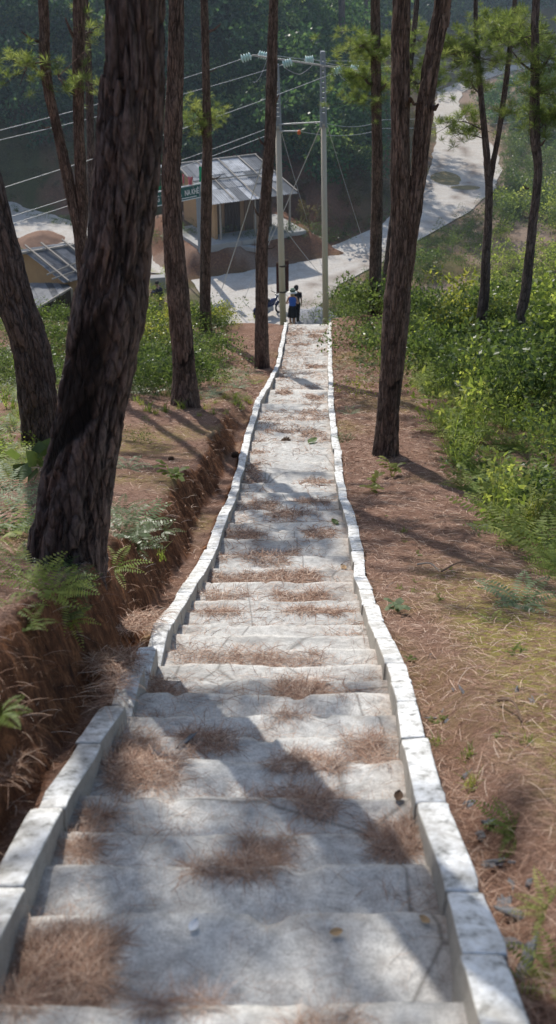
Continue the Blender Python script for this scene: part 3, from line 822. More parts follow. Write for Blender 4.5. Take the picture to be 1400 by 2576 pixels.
tree('pine_tree', 'twin-stemmed pine forking low behind the huge leaning trunk', [[(232, 985, 36), (226, 850, 35), (213, 700, 34), (200, 575, 33), (182, 500, 31), (150, 350, 26), (122, 225, 27), (112, 125, 28), (110, 20, 26)],
     [(203, 640, 26), (208, 520, 28), (204, 450, 31), (198, 300, 29), (197, 150, 30), (199, 20, 31)]],
     21, M['bark'], 40, 320, .018, 29, ext=7, crown=CR,
     branches=[((205, 110), (240, 80), .03, .4, 6), ((110, 150), (60, 160), .03, .28, 4), ((190, 240), (150, 180), .02, .4, 5), ((115, 200), (50, 215), .02, .25, 6), ((215, 150), (250, 240), .02, .3, 5)],
     stubs=[((100, 105), (55, 80), .025), ((125, 320), (103, 315), .015), ((190, 100), (165, 45), .03)])
tree('pine_tree', 'thin pine showing as a narrow strip beside the twin-stemmed pine', [[(240, 850, 24), (236, 600, 23), (230, 400, 22), (224, 200, 20), (216, 20, 18)]],
     28.5, M['bark_far'], 24, 160, .014, 31, ext=6, crown=CR)
tree('pine_tree', 'thick pine trunk leaning out at the left edge of the photo', [[(98, 1178, 88), (98, 1080, 88), (94, 994, 97), (77, 869, 95), (36, 750, 95), (2, 620, 95), (-40, 450, 92), (-110, 200, 85)]],
     12.6, M['bark_big'], 90, 380, .026, 37, ext=12, crown=dict(crown_r=2.6, nb=16, start=.45, dens=12), flare=.1)  # crown out of view, made tall so its shade reaches the lower-left steps
tree('pine_tree', 'pine right of the stairway dividing into two tall stems, scarred near its foot', [[(970, 1163, 68), (972, 1130, 62), (979, 1019, 57), (989, 894, 62), (998, 769, 68), (1003, 700, 62), (1008, 600, 52), (1008, 450, 49), (1007, 300, 47), (1008, 169, 47), (1010, 20, 47)],
     [(1012, 745, 40), (1030, 600, 44), (1053, 450, 40), (1063, 337, 43), (1084, 169, 45), (1110, 34, 45), (1113, 15, 45)]],
     13.6, M['bark'], 64, 420, .022, 41, scar=scar_small(.95, 1.45, -75, .7), ext=7, crown=dict(crown_r=2.0, nb=9, dens=9), flare=.12,
     stubs=[((1036, 252), (1030, 243), .02), ((1088, 268), (1103, 263), .03), ((1050, 262), (1034, 245), .02)])
tree('pine_tree', 'slim straight pine on the crest mound right of the stairs, with needle sprays high up', [[(942, 800, 34), (944, 740, 32), (946, 619, 31), (950, 450, 28), (947, 225, 26), (945, 20, 25)]],
     31.0, M['bark'], 36, 260, .016, 43, ext=6, crown=CR,
     branches=[((940, 220), (898, 200), .04, .38, 34), ((942, 150), (905, 120), .03, .35, 26), ((955, 150), (985, 110), .03, .35, 20), ((955, 225), (975, 215), .04, .2, 8), ((940, 250), (915, 285), .02, .3, 12)],
     stubs=[((936, 212), (918, 200), .035), ((958, 225), (972, 210), .035)])
tree('pine_tree', 'thin leaning pine half hidden behind the two-stemmed pine on the right', [[(964, 770, 16), (975, 650, 15), (1000, 450, 15), (1028, 200, 15), (1048, 20, 14)]],
     33.5, M['bark_far'], 24, 160, .014, 47, ext=6, crown=CR, branches=[((1030, 190), (1070, 150), .03, .45, 26), ((1028, 200), (1090, 215), .03, .5, 34), ((1035, 120), (1060, 80), .03, .4, 18)])
tree('pine_tree', 'slender pine forking into a narrow Y above the thicket on the right', [[(1219, 742, 26), (1223, 650, 24), (1229, 562, 21), (1231, 478, 20), (1228, 430, 20), (1220, 337, 17), (1207, 197, 14), (1197, 20, 12)],
     [(1234, 455, 14), (1243, 400, 14), (1255, 337, 14), (1275, 197, 14), (1285, 101, 12), (1294, 20, 12)]],
     26, M['bark_far'], 28, 240, .014, 53, ext=6, crown=CR,
     branches=[((1212, 240), (1190, 190), .025, .15, 3), ((1205, 180), (1150, 110), .03, .42, 34), ((1200, 120), (1160, 170), .02, .4, 20), ((1220, 330), (1120, 320), .02, .30, 16), ((1222, 350), (1135, 345), .015, .22, 8), ((1278, 110), (1230, 80), .02, .42, 30), ((1285, 120), (1330, 90), .02, .4, 20), ((1215, 260), (1185, 215), .015, .2, 8), ((1260, 300), (1290, 280), .01, .15, 6)])
tree('pine_tree', 'crooked slim pine near the right edge of the photo, bent at its middle', [[(1301, 882, 28), (1310, 800, 27), (1323, 731, 26), (1341, 562, 23), (1354, 430, 23), (1346, 337, 28), (1346, 225, 24), (1347, 100, 21), (1348, 20, 20)]],
     22, M['bark_far'], 30, 240, .016, 59, ext=6, crown=CR,
     branches=[((1352, 330), (1385, 260), .02, .25, 16), ((1350, 250), (1395, 220), .02, .25, 14), ((1350, 180), (1390, 130), .02, .35, 16), ((1345, 90), (1310, 60), .02, .35, 20), ((1352, 320), (1392, 300), .02, .2, 12)],
     stubs=[((1356, 365), (1372, 352), .03), ((1330, 474), (1317, 465), .02), ((1332, 548), (1314, 540), .012), ((1340, 180), (1290, 130), .02)])

# pines standing along the far hillside
def far_tree(px, py, w, F, i, label):
    top = W(px + random.uniform(-4, 4), -60, F); z = gz(W(px, py, F)[0], F); x0 = W(px, py, F)[0]
    root = thing('pine_tree', label, 'pine tree', (x0, F, z), None)
    r_ = w / 2 / FPX * depth(np.array([x0, F, z]))
    V, Qs, at = trunk_mesh([[x0, F, z - .3, r_], [x0 + .1, F, (z + top[2]) / 2, r_ * .9], [top[0], F, top[2] + 3, r_ * .7], [top[0], F, top[2] + 8, r_ * .2]], 12, 60, .02, 80 + i, None, .1)
    obj_np('trunk', V, Qs, M['bark_far'], root, True, at)
    r = np.random.default_rng(i); P = []
    for k in range(230):
        h = r.uniform(0, 1); a = r.uniform(0, 6.28); rr = (2.6 - 1.6 * h) * math.sqrt(r.uniform(0, 1))
        P.append([top[0] + rr * math.cos(a), F + rr * math.sin(a), top[2] + 1.5 + h * 7])
    V, Qs = tufts_at(P, 1.6, TUFTS, i); obj_np('crown', V, Qs, M['forest'], root)
for i, (px, py, w, F, lb) in enumerate([(716, 150, 13, 74, 'dim hillside pine trunk just right of the slim stubbed pine'), (766, 120, 18, 76, 'dim far pine trunk above the long crossarm, between the two poles'),
        (853, 170, 19, 72, 'broad dim hillside pine trunk right of the right-hand pole top'), (873, 130, 9, 82, 'thinnest dim hillside pine trunk beside the broad one'),
        (915, 120, 11, 80, 'dim far pine trunk seen just left of the slim crest pine'), (670, 130, 12, 78, 'dim far pine trunk left of the slim stubbed pine, on the hillside')]):
    far_tree(px, py, w, F, i, lb)

# ------------------------------------------------------------------ plant templates (quads)
def fern_tpl(nf=8, L=.55, pairs=14, pl_=.11, arch=.5, seed=0):
    r = np.random.default_rng(seed); V = []; Qs = []
    for f_ in range(nf):
        a = 6.28 * f_ / nf + r.uniform(-.3, .3); l = L * r.uniform(.75, 1.15); e = r.uniform(.45, 1.05)
        d = np.array([math.cos(a), math.sin(a)]); prev = None
        sd = np.array([-d[1], d[0], 0])
        for i in range(pairs + 1):
            t = (i + .6) / (pairs + 1)
            hor = l * t * math.cos(e) + l * .25 * t * t; ver = l * t * math.sin(e) - l * arch * t * t
            p = np.array([d[0] * hor, d[1] * hor, ver])
            w = pl_ * math.sin(math.pi * min(1, .18 + t * .82)) ** .8 * l / L
            fw = np.array([d[0], d[1], -.1]) * w * .35
            th = l / pairs * .42
            for s_ in (-1, 1):
                tip = p + sd * s_ * w + fw + np.array([0, 0, -.15 * w + r.normal() * .008])
                m = (p + tip) / 2; off = np.array([d[0], d[1], 0]) * th
                n = len(V); V += [p, m - off * .8, tip, m + off]; Qs.append([n, n + 1, n + 2, n + 3])
    return np.array(V, float), np.array(Qs)
def shrub_tpl(n=240, rad=.5, h=.9, ll=.09, lw=.045, seed=0, clump=7):
    r = np.random.default_rng(seed); V = []; Qs = []
    cl = [np.array([r.normal() * rad * .5, r.normal() * rad * .5, h * r.uniform(.35, 1.0)]) for _ in range(clump)]
    for i in range(n):
        c = cl[i % clump]; q = r.normal(size=3); q /= np.linalg.norm(q); p = c + q * rad * .45 * r.uniform(.45, 1.0) ** .6 * np.array([1, 1, .75])
        d = q * .7 + r.normal(size=3) * .6 + np.array([0, 0, -.1]); d /= np.linalg.norm(d)
        s_ = np.cross(d, r.normal(size=3)); s_ /= np.linalg.norm(s_); l = ll * r.uniform(.6, 1.3)
        k = len(V); V += [p, p + d * l * .45 + s_ * lw * .5, p + d * l, p + d * l * .45 - s_ * lw * .5]; Qs.append([k, k + 1, k + 2, k + 3])
    for c in cl:                                # stems
        b = np.array([c[0] * .15, c[1] * .15, -.05]); s_ = np.array([.006, 0, 0]); k = len(V)
        V += [b - s_, b + s_, c + s_ * .5, c - s_ * .5]; Qs.append([k, k + 1, k + 2, k + 3])
    return np.array(V, float), np.array(Qs)
def blade_tpl(n=26, L=.4, w=.018, seed=0, spread=.6):
    r = np.random.default_rng(seed); V = []; Qs = []
    for i in range(n):
        a = r.uniform(0, 6.28); b = np.array([r.normal() * .05, r.normal() * .05, 0]); l = L * r.uniform(.5, 1.1); e = r.uniform(.0, spread)
        d = np.array([math.cos(a) * e, math.sin(a) * e, 1.0]); d /= np.linalg.norm(d); s_ = np.array([-math.sin(a), math.cos(a), 0]) * w / 2
        m = b + d * l * .55; t = b + d * l * .8 + np.array([math.cos(a), math.sin(a), -.25]) * l * .35
        k = len(V); V += [b - s_ * .6, b + s_ * .6, m + s_, m - s_, t]; Qs += [[k, k + 1, k + 2, k + 3]]
        k2 = len(V); V += [m - s_, m + s_, t + s_ * .1, t - s_ * .1]; Qs += [[k2, k2 + 1, k2 + 2, k2 + 3]]
    return np.array(V, float), np.array(Qs)
def lance_tpl(stems=7, leaves=8, L=.2, w=.035, h=.7, seed=0):
    """stalks with long drooping narrow leaves"""
    r = np.random.default_rng(seed); V = []; Qs = []
    for s in range(stems):
        a = r.uniform(0, 6.28); e = r.uniform(.05, .5); hh = h * r.uniform(.55, 1.1)
        top = np.array([math.cos(a) * e * hh, math.sin(a) * e * hh, hh]); k = len(V)
        V += [(-.005, 0, 0), (.005, 0, 0), top + [.003, 0, 0], top - [.003, 0, 0]]; Qs.append([k, k + 1, k + 2, k + 3])
        for i in range(leaves):
            t = .35 + .65 * (i + 1) / leaves; p = top * t; b = r.uniform(0, 6.28); l = L * r.uniform(.7, 1.2)
            d = np.array([math.cos(b), math.sin(b), .35]); sd = np.array([-math.sin(b), math.cos(b), 0]) * w / 2
            m = p + d * l * .45; q = p + d * l * .75 + np.array([0, 0, -.14 * l]); tp = p + d * l + np.array([0, 0, -.5 * l])
            k = len(V); V += [p, p + (m - p) * .5 + sd, m + sd * .9, m - sd * .9, p, p + (m - p) * .5 - sd]
            V[-2] = p + (m - p) * .5 - sd
            Qs.append([k, k + 1, k + 2, k + 3]); k = len(V)
            V += [m + sd * .9, q + sd * .6, tp, q - sd * .6, m - sd * .9]; Qs.append([k, k + 1, k + 3, k + 4]); Qs.append([k + 1, k + 2, k + 3, k + 3])
            Qs[-1] = [k + 1, k + 2, k + 3, k + 1]
    Qs = [q for q in Qs if len(set(q)) == 4]
    return np.array(V, float), np.array(Qs)
FERN = [fern_tpl(8, .55, 14, .11, .5, i) for i in range(3)] + [fern_tpl(6, .45, 13, .09, .7, 9)]
BIGFERN = fern_tpl(7, .6, 20, .13, .6, 5)
SHRUB = [shrub_tpl(260, .5, .85, .085, .045, 1), shrub_tpl(230, .45, 1.1, .10, .05, 2, 9), shrub_tpl(300, .6, .7, .07, .04, 3, 8), shrub_tpl(190, .55, 1.0, .11, .045, 4, 9)]
LANCE = [lance_tpl(7, 9, .2, .036, .7, 1), lance_tpl(9, 8, .17, .03, .5, 2)]
GRASS = [blade_tpl(26, .35, .014, 1), blade_tpl(34, .22, .012, 2, .9)]
SEED = lance_tpl(2, 7, .13, .045, .2, 5)
ROUND = shrub_tpl(14, .16, .3, .13, .12, 6, 3)

MESHES = {}
def plant(name, label, cat, tpl, mat, x, F, s, group=None, zoff=-.02, rz=None, tilt=.1, foliage='foliage'):
    key = (id(tpl), mat)
    if key not in MESHES: MESHES[key] = mesh_np(name, tpl[0], tpl[1], M[mat])
    o = bpy.data.objects.new(name, MESHES[key]); C.objects.link(o)
    o.location = (x, F, gz(x, F) + zoff); o.scale = (s, s, s * random.uniform(.85, 1.15))
    o.rotation_euler = (random.uniform(-tilt, tilt), random.uniform(-tilt, tilt), random.uniform(0, 6.28) if rz is None else rz)
    return tag(o, label, cat, group)

def hit(px, py, lo_=1.2, hi_=60):
    """ground distance where the ray through (px,py) meets the ground"""
    Fs = np.linspace(lo_, hi_, 1500); t = ang(py); H = -Fs * t; xx = (px - CX) / FPX * (Fs * cp - H * sp)
    g_ = ground(xx, Fs, False); i = np.argmax(g_ >= H)
    return float(xx[i]), float(Fs[i])

# thicket on the right: counted plants first, the rest as undergrowth
r = np.random.default_rng(21)
def thicket_edge(F): return np.interp(F, [3, 5, 7, 9, 12, 15, 20, 26, 31], [3.2, 2.9, 2.6, 2.35, 2.4, 2.7, 3.1, 3.6, 4.2])
kinds = [('fern', 'bright green fern growing in the dense thicket right of the stairway', 'fern', FERN, 'fern', 'ferns of the right-hand thicket', 95, (.6, 1.35)),
         ('leafy_plant', 'leafy plant with long drooping leaves in the thicket right of the stairway', 'plant', LANCE, 'fern', 'long-leaved plants of the right-hand thicket', 55, (.6, 1.25)),
         ('shrub', 'green leafy shrub in the dense thicket right of the stairway', 'shrub', SHRUB, 'shrub', 'shrubs of the right-hand thicket', 60, (.5, 1.15))]
for name, label, cat, tp, mt, grp, n, sc in kinds:
    for i in range(n):
        F = 8.0 + 22 * r.uniform() ** 1.15; x = thicket_edge(F) + abs(r.normal()) * (1.2 + F * .12) + .1
        plant(name, label, cat, tp[i % len(tp)], mt if i % 5 else ('shrub' if name == 'fern' else 'dull' if name == 'shrub' else 'yellow'), x, F, r.uniform(*sc), grp)
def filler(n, area, tpls, scale, seed, name, mat, kind='stuff', zoff=0.):
    rr = np.random.default_rng(seed); VV = []; QQ = []; tot = 0
    P = area(rr, n)
    for k, tp in enumerate(tpls):
        p = P[k::len(tpls)]; m = len(p)
        if not m: continue
        Tz = ground(p[:, 0], p[:, 1]) + zoff
        Ms = euler_mats(rr.uniform(-.15, .15, m), rr.uniform(-.15, .15, m), rr.uniform(0, 6.28, m), rr.uniform(*scale, m))
        V, Qs = scatter(tp[0], tp[1], Ms, np.stack([p[:, 0], p[:, 1], Tz], -1)); VV.append(V); QQ.append(Qs + tot); tot += len(V)
    o = obj_np(name, np.vstack(VV), np.vstack(QQ), M[mat])
    return o
def area_right(rr, n):
    F = 7.5 + 26 * rr.uniform(size=n) ** 1.1; x = thicket_edge(F) + .15 + rr.uniform(size=n) ** 1.3 * (2 + F * .33); return np.stack([x, F], -1)
o = filler(520, area_right, [FERN[0], BIGFERN, FERN[2], LANCE[0], BIGFERN, FERN[1]], (.5, 1.15), 5, 'undergrowth', 'fern'); tag(o, 'dense bright green undergrowth filling the slope right of the stairway', 'undergrowth', kind='stuff')
def area_right2(rr, n):
    F = 16 + 20 * rr.uniform(size=n); x = 2.4 + sm(F, 24, 16) * 1.2 + rr.uniform(size=n) * (3 + F * .33); return np.stack([x, F], -1)
o = filler(520, area_right2, [SHRUB[0], SHRUB[1], FERN[1], SHRUB[2]], (.8, 1.5), 6, 'undergrowth', 'dull'); tag(o, 'duller grey green bushes covering the lower slope right of the stairway foot', 'undergrowth', kind='stuff')
def area_left(rr, n):
    F = 17.5 + 15 * rr.uniform(size=n); x = XL(F) - WT - .5 - np.interp(F, [17, 20, 24, 31], [1.3, .5, .9, 1.4]) - rr.uniform(size=n) ** 1.2 * (2.5 + F * .2); return np.stack([x, F], -1)
o = filler(420, area_left, [FERN[0], SHRUB[0], FERN[3], GRASS[0], SHRUB[2]], (.5, 1.1), 7, 'undergrowth', 'dull'); tag(o, 'patchy fern and bush undergrowth left of the stairway behind the pine trunks', 'undergrowth', kind='stuff')
def area_left2(rr, n):
    F = 6.5 + 12 * rr.uniform(size=n); x = -3.0 - F * .03 - rr.uniform(size=n) * (1.5 + F * .22) + 0 * F; return np.stack([x, F], -1)
o = filler(170, area_left2, [FERN[0], FERN[3], GRASS[0], LANCE[1]], (.6, 1.2), 8, 'undergrowth', 'fern'); tag(o, 'sunlit green undergrowth around the leaning trunk at the far left', 'undergrowth', kind='stuff')

def area_left3(rr, n):
    F = 5.6 + 7 * rr.uniform(size=n); x = -2.05 - .10 * F - rr.uniform(size=n) ** 1.4 * 1.6; return np.stack([x, F], -1)
o = filler(90, area_left3, [FERN[0], GRASS[0], FERN[3], SHRUB[2]], (.3, .7), 9, 'undergrowth', 'shrub'); tag(o, 'mixed ferns and grasses between the huge trunk and the left-edge trunk', 'undergrowth', kind='stuff')
# individual plants placed where the photograph shows them
r = np.random.default_rng(3)
def at(px, py): return hit(px, py)
def put(name, label, cat, tpl, mat, px, py, s, **k):
    x, F = at(px, py); return plant(name, label, cat, tpl, mat, x, F, s, **k)
put('fern', 'bright fern with drooping leaves against the foot of the huge leaning trunk', 'fern', BIGFERN, 'fern', 140, 1480, .5)
put('fern', 'bright yellow green fern at the right side of the huge trunk, above the bank face', 'fern', FERN[0], 'fern', 283, 1420, .45)
put('fern', 'dark fern hanging over the bank below the huge leaning trunk', 'fern', FERN[3], 'fern', 180, 1560, .42)
put('fern', 'bright fern poking in at the left edge beside the near earth bank', 'fern', BIGFERN, 'fern', 8, 1840, .3)
put('fern', 'pale fern at the left edge, level with the base of the left-edge trunk', 'fern', FERN[1], 'fernpale', 45, 1330, .8)
put('fern', 'small pale fern at far left beneath the leaning left-edge trunk', 'fern', FERN[0], 'fernpale', 35, 1240, .9)
put('shrub', 'low dark green shrub tuft on the needle-covered ground between two left pines', 'shrub', SHRUB[2], 'dull', 350, 1116, .35)
put('seedling', 'small upright green seedling above the left ditch edge', 'seedling', SEED, 'shrub', 437, 1212, 1.6)
put('fern', 'lacy pale fern lying on the left ground beside the huge trunk', 'fern', FERN[3], 'fernpale', 325, 1180, .9)
put('fern', 'feathery fern on the crest of the left bank near the ditch', 'fern', FERN[1], 'dull', 345, 1345, .8)
put('grass_tuft', 'green grass tuft on the left bank slope above the ditch', 'grass', GRASS[0], 'shrub', 400, 1400, .6)
put('shrub', 'small yellowish bush on the right, beside the kerb before the two-stemmed pine', 'shrub', SHRUB[2], 'yellow', 900, 1000, .75)
put('seedling', 'small pale leafy seedling right of the stairs, in front of the two-stemmed pine', 'seedling', SEED, 'yellow', 932, 1240, 1.5)
put('seedling', 'tiny leafy seedling at the foot of the two-stemmed pine', 'seedling', SEED, 'yellow', 988, 1200, 1.6)
put('fern', 'white-green fern standing alone at the thicket edge on the right', 'fern', FERN[3], 'fernpale', 1210, 1345, .6)
put('fern', 'blue-green fern frond spreading on needles near the right edge', 'fern', FERN[1], 'fernpale', 1310, 1520, .75)
put('fern', 'flat fern on shaded needles right of the stairway', 'fern', FERN[3], 'fern', 1240, 1570, .42)
put('fern', 'small fern cluster on mossy ground at the lower right', 'fern', FERN[0], 'fern', 1300, 2105, .33)
put('fern', 'green fern at the right edge above the bottom corner', 'fern', FERN[2], 'fern', 1385, 2290, .3)
put('fern', 'dark fern in the bottom right corner beside the kerb', 'fern', FERN[1], 'fern', 1400, 2470, .38)
put('seedling', 'grey-leaved small plant hugging the right kerb', 'seedling', SEED, 'fernpale', 1000, 1540, .9)
put('grass_tuft', 'single yellowish grass tuft growing against the right kerb', 'grass', GRASS[1], 'yellow', 1192, 1990, .5)
for i, (px, py, s) in enumerate([(870, 1110, .5), (880, 1040, .5), (885, 960, .6), (862, 930, .6), (915, 940, .6), (935, 960, .6), (900, 905, .6)]):
    put('fern', 'low pale fern beside the right kerb near the middle of the stairway', 'fern', FERN[i % 3], 'fernpale' if i % 2 else 'dull', px, py, s, group='low ferns beside the right kerb')
for i, (px, py, s) in enumerate([(560, 960, .8), (600, 975, .7), (530, 950, .8), (575, 925, .8), (630, 940, .6), (545, 990, .6), (610, 1000, .5), (500, 960, .8), (590, 950, .8), (640, 965, .5), (520, 1000, .6)]):
    put('fern', 'pale fern in the patch between the left pines and the left kerb', 'fern', FERN[i % 4], 'fernpale' if i % 3 else 'fern', px, py, s, group='ferns left of the kerb')
for i, (px, py, s) in enumerate([(395, 830, 1.1), (430, 850, 1.0), (385, 870, 1.0), (490, 815, .8), (555, 822, .8), (590, 830, .6), (370, 845, 1.2), (350, 880, 1.1), (415, 880, .8), (540, 808, .8), (575, 815, .7)]):
    put('shrub', 'sunlit yellow green bush along the crest left of the stairway', 'shrub', SHRUB[i % 3], 'yellow' if i % 3 else 'shrub', px, py, s, group='bushes along the left crest')
for i, (px, py, s) in enumerate([(350, 930, .9), (380, 960, .9), (405, 920, .9), (345, 985, .9), (505, 905, .9), (520, 930, .9), (390, 1000, .6), (420, 965, .7)]):
    put('shrub', 'shaded dull bush behind the knotted pine trunk on the left', 'shrub', SHRUB[i % 3], 'dull', px, py, s, group='dull bushes behind the left pines')
for i, (px, py, s) in enumerate([(95, 1420, .45), (60, 1460, .5), (130, 1440, .4), (40, 1400, .5), (165, 1480, .4), (110, 1500, .42), (150, 1530, .35), (30, 1530, .4), (195, 1500, .3), (60, 1560, .3)]):
    put('fern', 'shaded fern crowding around the foot of the huge leaning trunk', 'fern', FERN[i % 4] if i % 3 else BIGFERN, 'fern' if i % 2 else 'dull', px, py, s, group='ferns at the huge trunk foot')
for i, (px, py, s) in enumerate([(305, 1290, .5), (330, 1310, .5), (360, 1330, .5), (385, 1370, .4), (340, 1370, .45), (320, 1350, .5), (410, 1345, .4), (300, 1345, .5)]):
    put('fern', 'dusky lacy fern on the bank top right of the huge leaning trunk', 'fern', FERN[i % 4], 'dull', px, py, s, group='lacy ferns on the bank top')
for i, (px, py, s) in enumerate([(30, 1090, .9), (60, 1060, .9), (20, 1150, .8), (50, 1190, .7), (20, 1010, 1.0), (140, 960, 1.0), (150, 930, 1.0), (30, 1290, .6), (60, 1270, .6), (15, 1350, .6)]):
    put('fern', 'sunlit pale green fern around the leaning trunk at the left edge', 'fern', FERN[i % 4], 'fern' if i % 2 else 'fernpale', px, py, s, group='ferns at the left edge')
for i in range(26):
    px, py = r.uniform(320, 640), r.uniform(1000, 1050)
    put('grass_tuft', 'short green grass tuft on the ground left of the stairway middle', 'grass', GRASS[i % 2], 'yellow' if i % 2 else 'shrub', px, py, r.uniform(.4, .9), group='grass tufts left of the stairway')
for i in range(40):
    px, py = r.uniform(850, 1350), r.uniform(1180, 2000)
    x, F = at(px, py)
    if x > XR(F) + WT + .06: plant('sprout', 'tiny green sprout rising from the needle litter right of the stairway', 'sprout', SEED if i % 2 else GRASS[1], 'shrub', x, F, r.uniform(.15, .4), 'sprouts right of the stairway')
for i, (px, py, s) in enumerate([(1110, 755, 1.6), (1165, 735, 1.7), (1190, 765, 1.5), (1245, 760, 1.5), (1140, 780, 1.4)]):
    put('shrub', 'pale yellowish flowering bush around the foot of the Y-shaped pine', 'shrub', SHRUB[i % 3], 'yellow', px, py + 90, s, group='yellowish bushes by the Y-shaped pine')
for i, (px, py, s) in enumerate([(1350, 900, 2.2), (1390, 850, 2.4), (1375, 790, 2.3), (1330, 850, 1.7), (1400, 950, 2.0)]):
    put('shrub', 'tall bright green bush at the right edge behind the crooked pine', 'shrub', SHRUB[i % 3], 'shrub', px, py, s, group='tall bushes at the right edge')
for i, (px, py, s) in enumerate([(195, 850, .9), (170, 860, .9), (145, 850, .9), (205, 890, 1.0), (150, 900, 1.0)]):
    put('grass_tuft', 'dry pale grass tuft in front of the low tin-roofed hut', 'grass', GRASS[0], 'dry', px, py, s * 2.2, group='dry grass before the hut')
put('shrub', 'rounded-leaf sprig growing in front of the leaning left-edge trunk', 'shrub', ROUND, 'dull', 60, 1215, 1.7)

# bushes on the valley floor between slope and road, and along the road
r = np.random.default_rng(31)
for i in range(34):
    px = r.uniform(845, 1330); yy = np.interp(px, [845, 960, 1100, 1250, 1340], [770, 700, 640, 560, 500]) + r.uniform(0, 70)
    p = PV(px, yy)
    plant('shrub', 'grey green bush on the verge between the dirt road and the slope', 'shrub', SHRUB[i % 3], 'dull', p[0], p[1], r.uniform(.7, 1.3), 'bushes along the road verge')
for i in range(16):
    px, py = r.uniform(1250, 1400), r.uniform(500, 620); p = PV(px, py)
    plant('shrub', 'young dark green pine-like bush above the thicket at the right', 'shrub', SHRUB[i % 3], 'shrub' if i % 2 else 'dull', p[0], p[1], r.uniform(1.2, 2.0), 'young trees beyond the right thicket')
for i in range(12):
    p = PV(r.uniform(375, 420), r.uniform(690, 780)); plant('shrub', 'low green plant on the verge left of the crossroads', 'shrub', SHRUB[2], 'shrub', p[0], p[1], r.uniform(.5, .8), 'verge plants by the crossroads')
def area_verge(rr, n):
    out = []
    while len(out) < n:
        px = rr.uniform(-100, 1500); up_y = np.interp(px, [-100, 380, 470, 640, 760, 860, 960, 1010, 1060], [500, 625, 645, 655, 640, 603, 560, 515, 450])
        if px < 1010 and rr.uniform() < .55: py = up_y - abs(rr.normal()) * 6
        else:
            px = rr.uniform(780, 1500); py = np.interp(px, [780, 860, 960, 1080, 1180, 1250, 1500], [806, 735, 680, 612, 556, 500, 440]) + abs(rr.normal()) * 30
        out.append(PV(px, py)[:2])
    return np.array(out)
o = filler(700, area_verge, [GRASS[0], SHRUB[2], GRASS[1], FERN[3]], (.4, 1.0), 12, 'verge_grass', 'dull'); tag(o, 'low grass and weeds along both sides of the dirt road', 'grass', kind='stuff')

# forest covering the far hillside
CL = [shrub_tpl(150, 1.0, 1.6, .30, .20, 11, 9), shrub_tpl(160, 1.2, 2.4, .34, .20, 12, 10), shrub_tpl(170, .9, 3.4, .30, .18, 13, 11)]
def area_hill(rr, n):
    out = np.zeros((0, 2))
    while len(out) < n:
        x = rr.uniform(-42, 60, n * 3); y = rr.uniform(46, 125, n * 3)
        d = foot_dist(x, y); nzz = fbm(x * .2, y * .2, 0, 3, 51)
        keep = (d > 1.2 + 2.0 * nzz + 1.6 * ((x > -4) & (x < 9)) + 2.5 * (x < -9) + 2.5 * (y > 72)) & (d < 27) & (np.abs(x) < y * .34 + 4) & (rr.uniform(size=n * 3) > d / 60)
        out = np.vstack([out, np.stack([x, y], -1)[keep]])
    return out[:n]
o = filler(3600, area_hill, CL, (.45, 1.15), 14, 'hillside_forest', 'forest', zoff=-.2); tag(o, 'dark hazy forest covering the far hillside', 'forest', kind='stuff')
def area_scrub(rr, n):
    out = np.zeros((0, 2))
    while len(out) < n:
        x = rr.uniform(-34, 12, n * 3); y = rr.uniform(46, 80, n * 3); d = foot_dist(x, y)
        keep = (d > .3) & (d < np.where(x < -8, 10, 4)) & (np.abs(x) < y * .34 + 4); out = np.vstack([out, np.stack([x, y], -1)[keep]])
    return out[:n]
o = filler(620, area_scrub, [SHRUB[0], GRASS[0], SHRUB[2], SHRUB[1]], (.5, 1.3), 34, 'scrub', 'scrub', zoff=-.1); tag(o, 'dry brownish scrub growing on the bare lower slope behind the houses', 'scrub', kind='stuff')
o = filler(420, lambda rr, n: np.array([PV(a, b)[:2] for a, b in zip(rr.uniform(1262, 1500, n), rr.uniform(330, 560, n))]), [SHRUB[0], SHRUB[2], GRASS[0], SHRUB[1]], (.6, 1.4), 35, 'scrub', 'dull', zoff=-.05); tag(o, 'low green scrub on the slope outside the road bend at right', 'scrub', kind='stuff')
def area_spur(rr, n):
    F = rr.uniform(31, 50, n); x = rr.uniform(6.5, 20, n); return np.stack([x, F], -1)[x > 5.5 + (F - 31) * .28]
o = filler(700, area_spur, [SHRUB[0], SHRUB[1], SHRUB[2], FERN[1]], (.7, 1.6), 36, 'scrub', 'shrub', zoff=-.05); tag(o, 'mixed green bushes on the lower slope behind the Y-shaped pine', 'scrub', kind='stuff')
M['forest_litpaint'] = leafmat('forest_painted_light', [(.06, .12, .05), (.16, .24, .10), (.34, .38, .18)], .5, .5, .5)  # paler copy of the forest green, sunlight painted into the leaf colour
o = filler(520, area_hill, CL, (.3, .8), 24, 'hillside_forest', 'forest_litpaint', zoff=.5); tag(o, 'lighter green bushes coloured as if sunlit among the dark hillside forest', 'forest', kind='stuff')
def area_mound(rr, n):
    a = rr.uniform(0, 6.28, n); q = np.sqrt(rr.uniform(0, 1, n)) * .88
    return np.stack([MOUND[0] + 6.6 * q * np.cos(a), MOUND[1] + 9 * q * np.sin(a)], -1)
o = filler(330, area_mound, CL[:2], (.25, .5), 15, 'roadside_bushes', 'forest', zoff=-.2); tag(o, 'dark bushes covering the mound inside the road bend', 'bushes', kind='stuff')
def area_rhill(rr, n):
    y = rr.uniform(48, 90, n); x = y * rr.uniform(.25, .5, n) + 1.5; return np.stack([x, y], -1)
P_ = area_rhill
o = filler(170, lambda rr, n: np.array([p for p in area_rhill(rr, n * 4) if p[0] > np.interp(p[1], [48, 55, 60, 66, 72, 80, 90], [11, 13.5, 15.8, 17.6, 19, 20, 24])][:n]), CL[:2], (.5, .9), 16, 'roadside_bushes', 'forest', zoff=-.2)
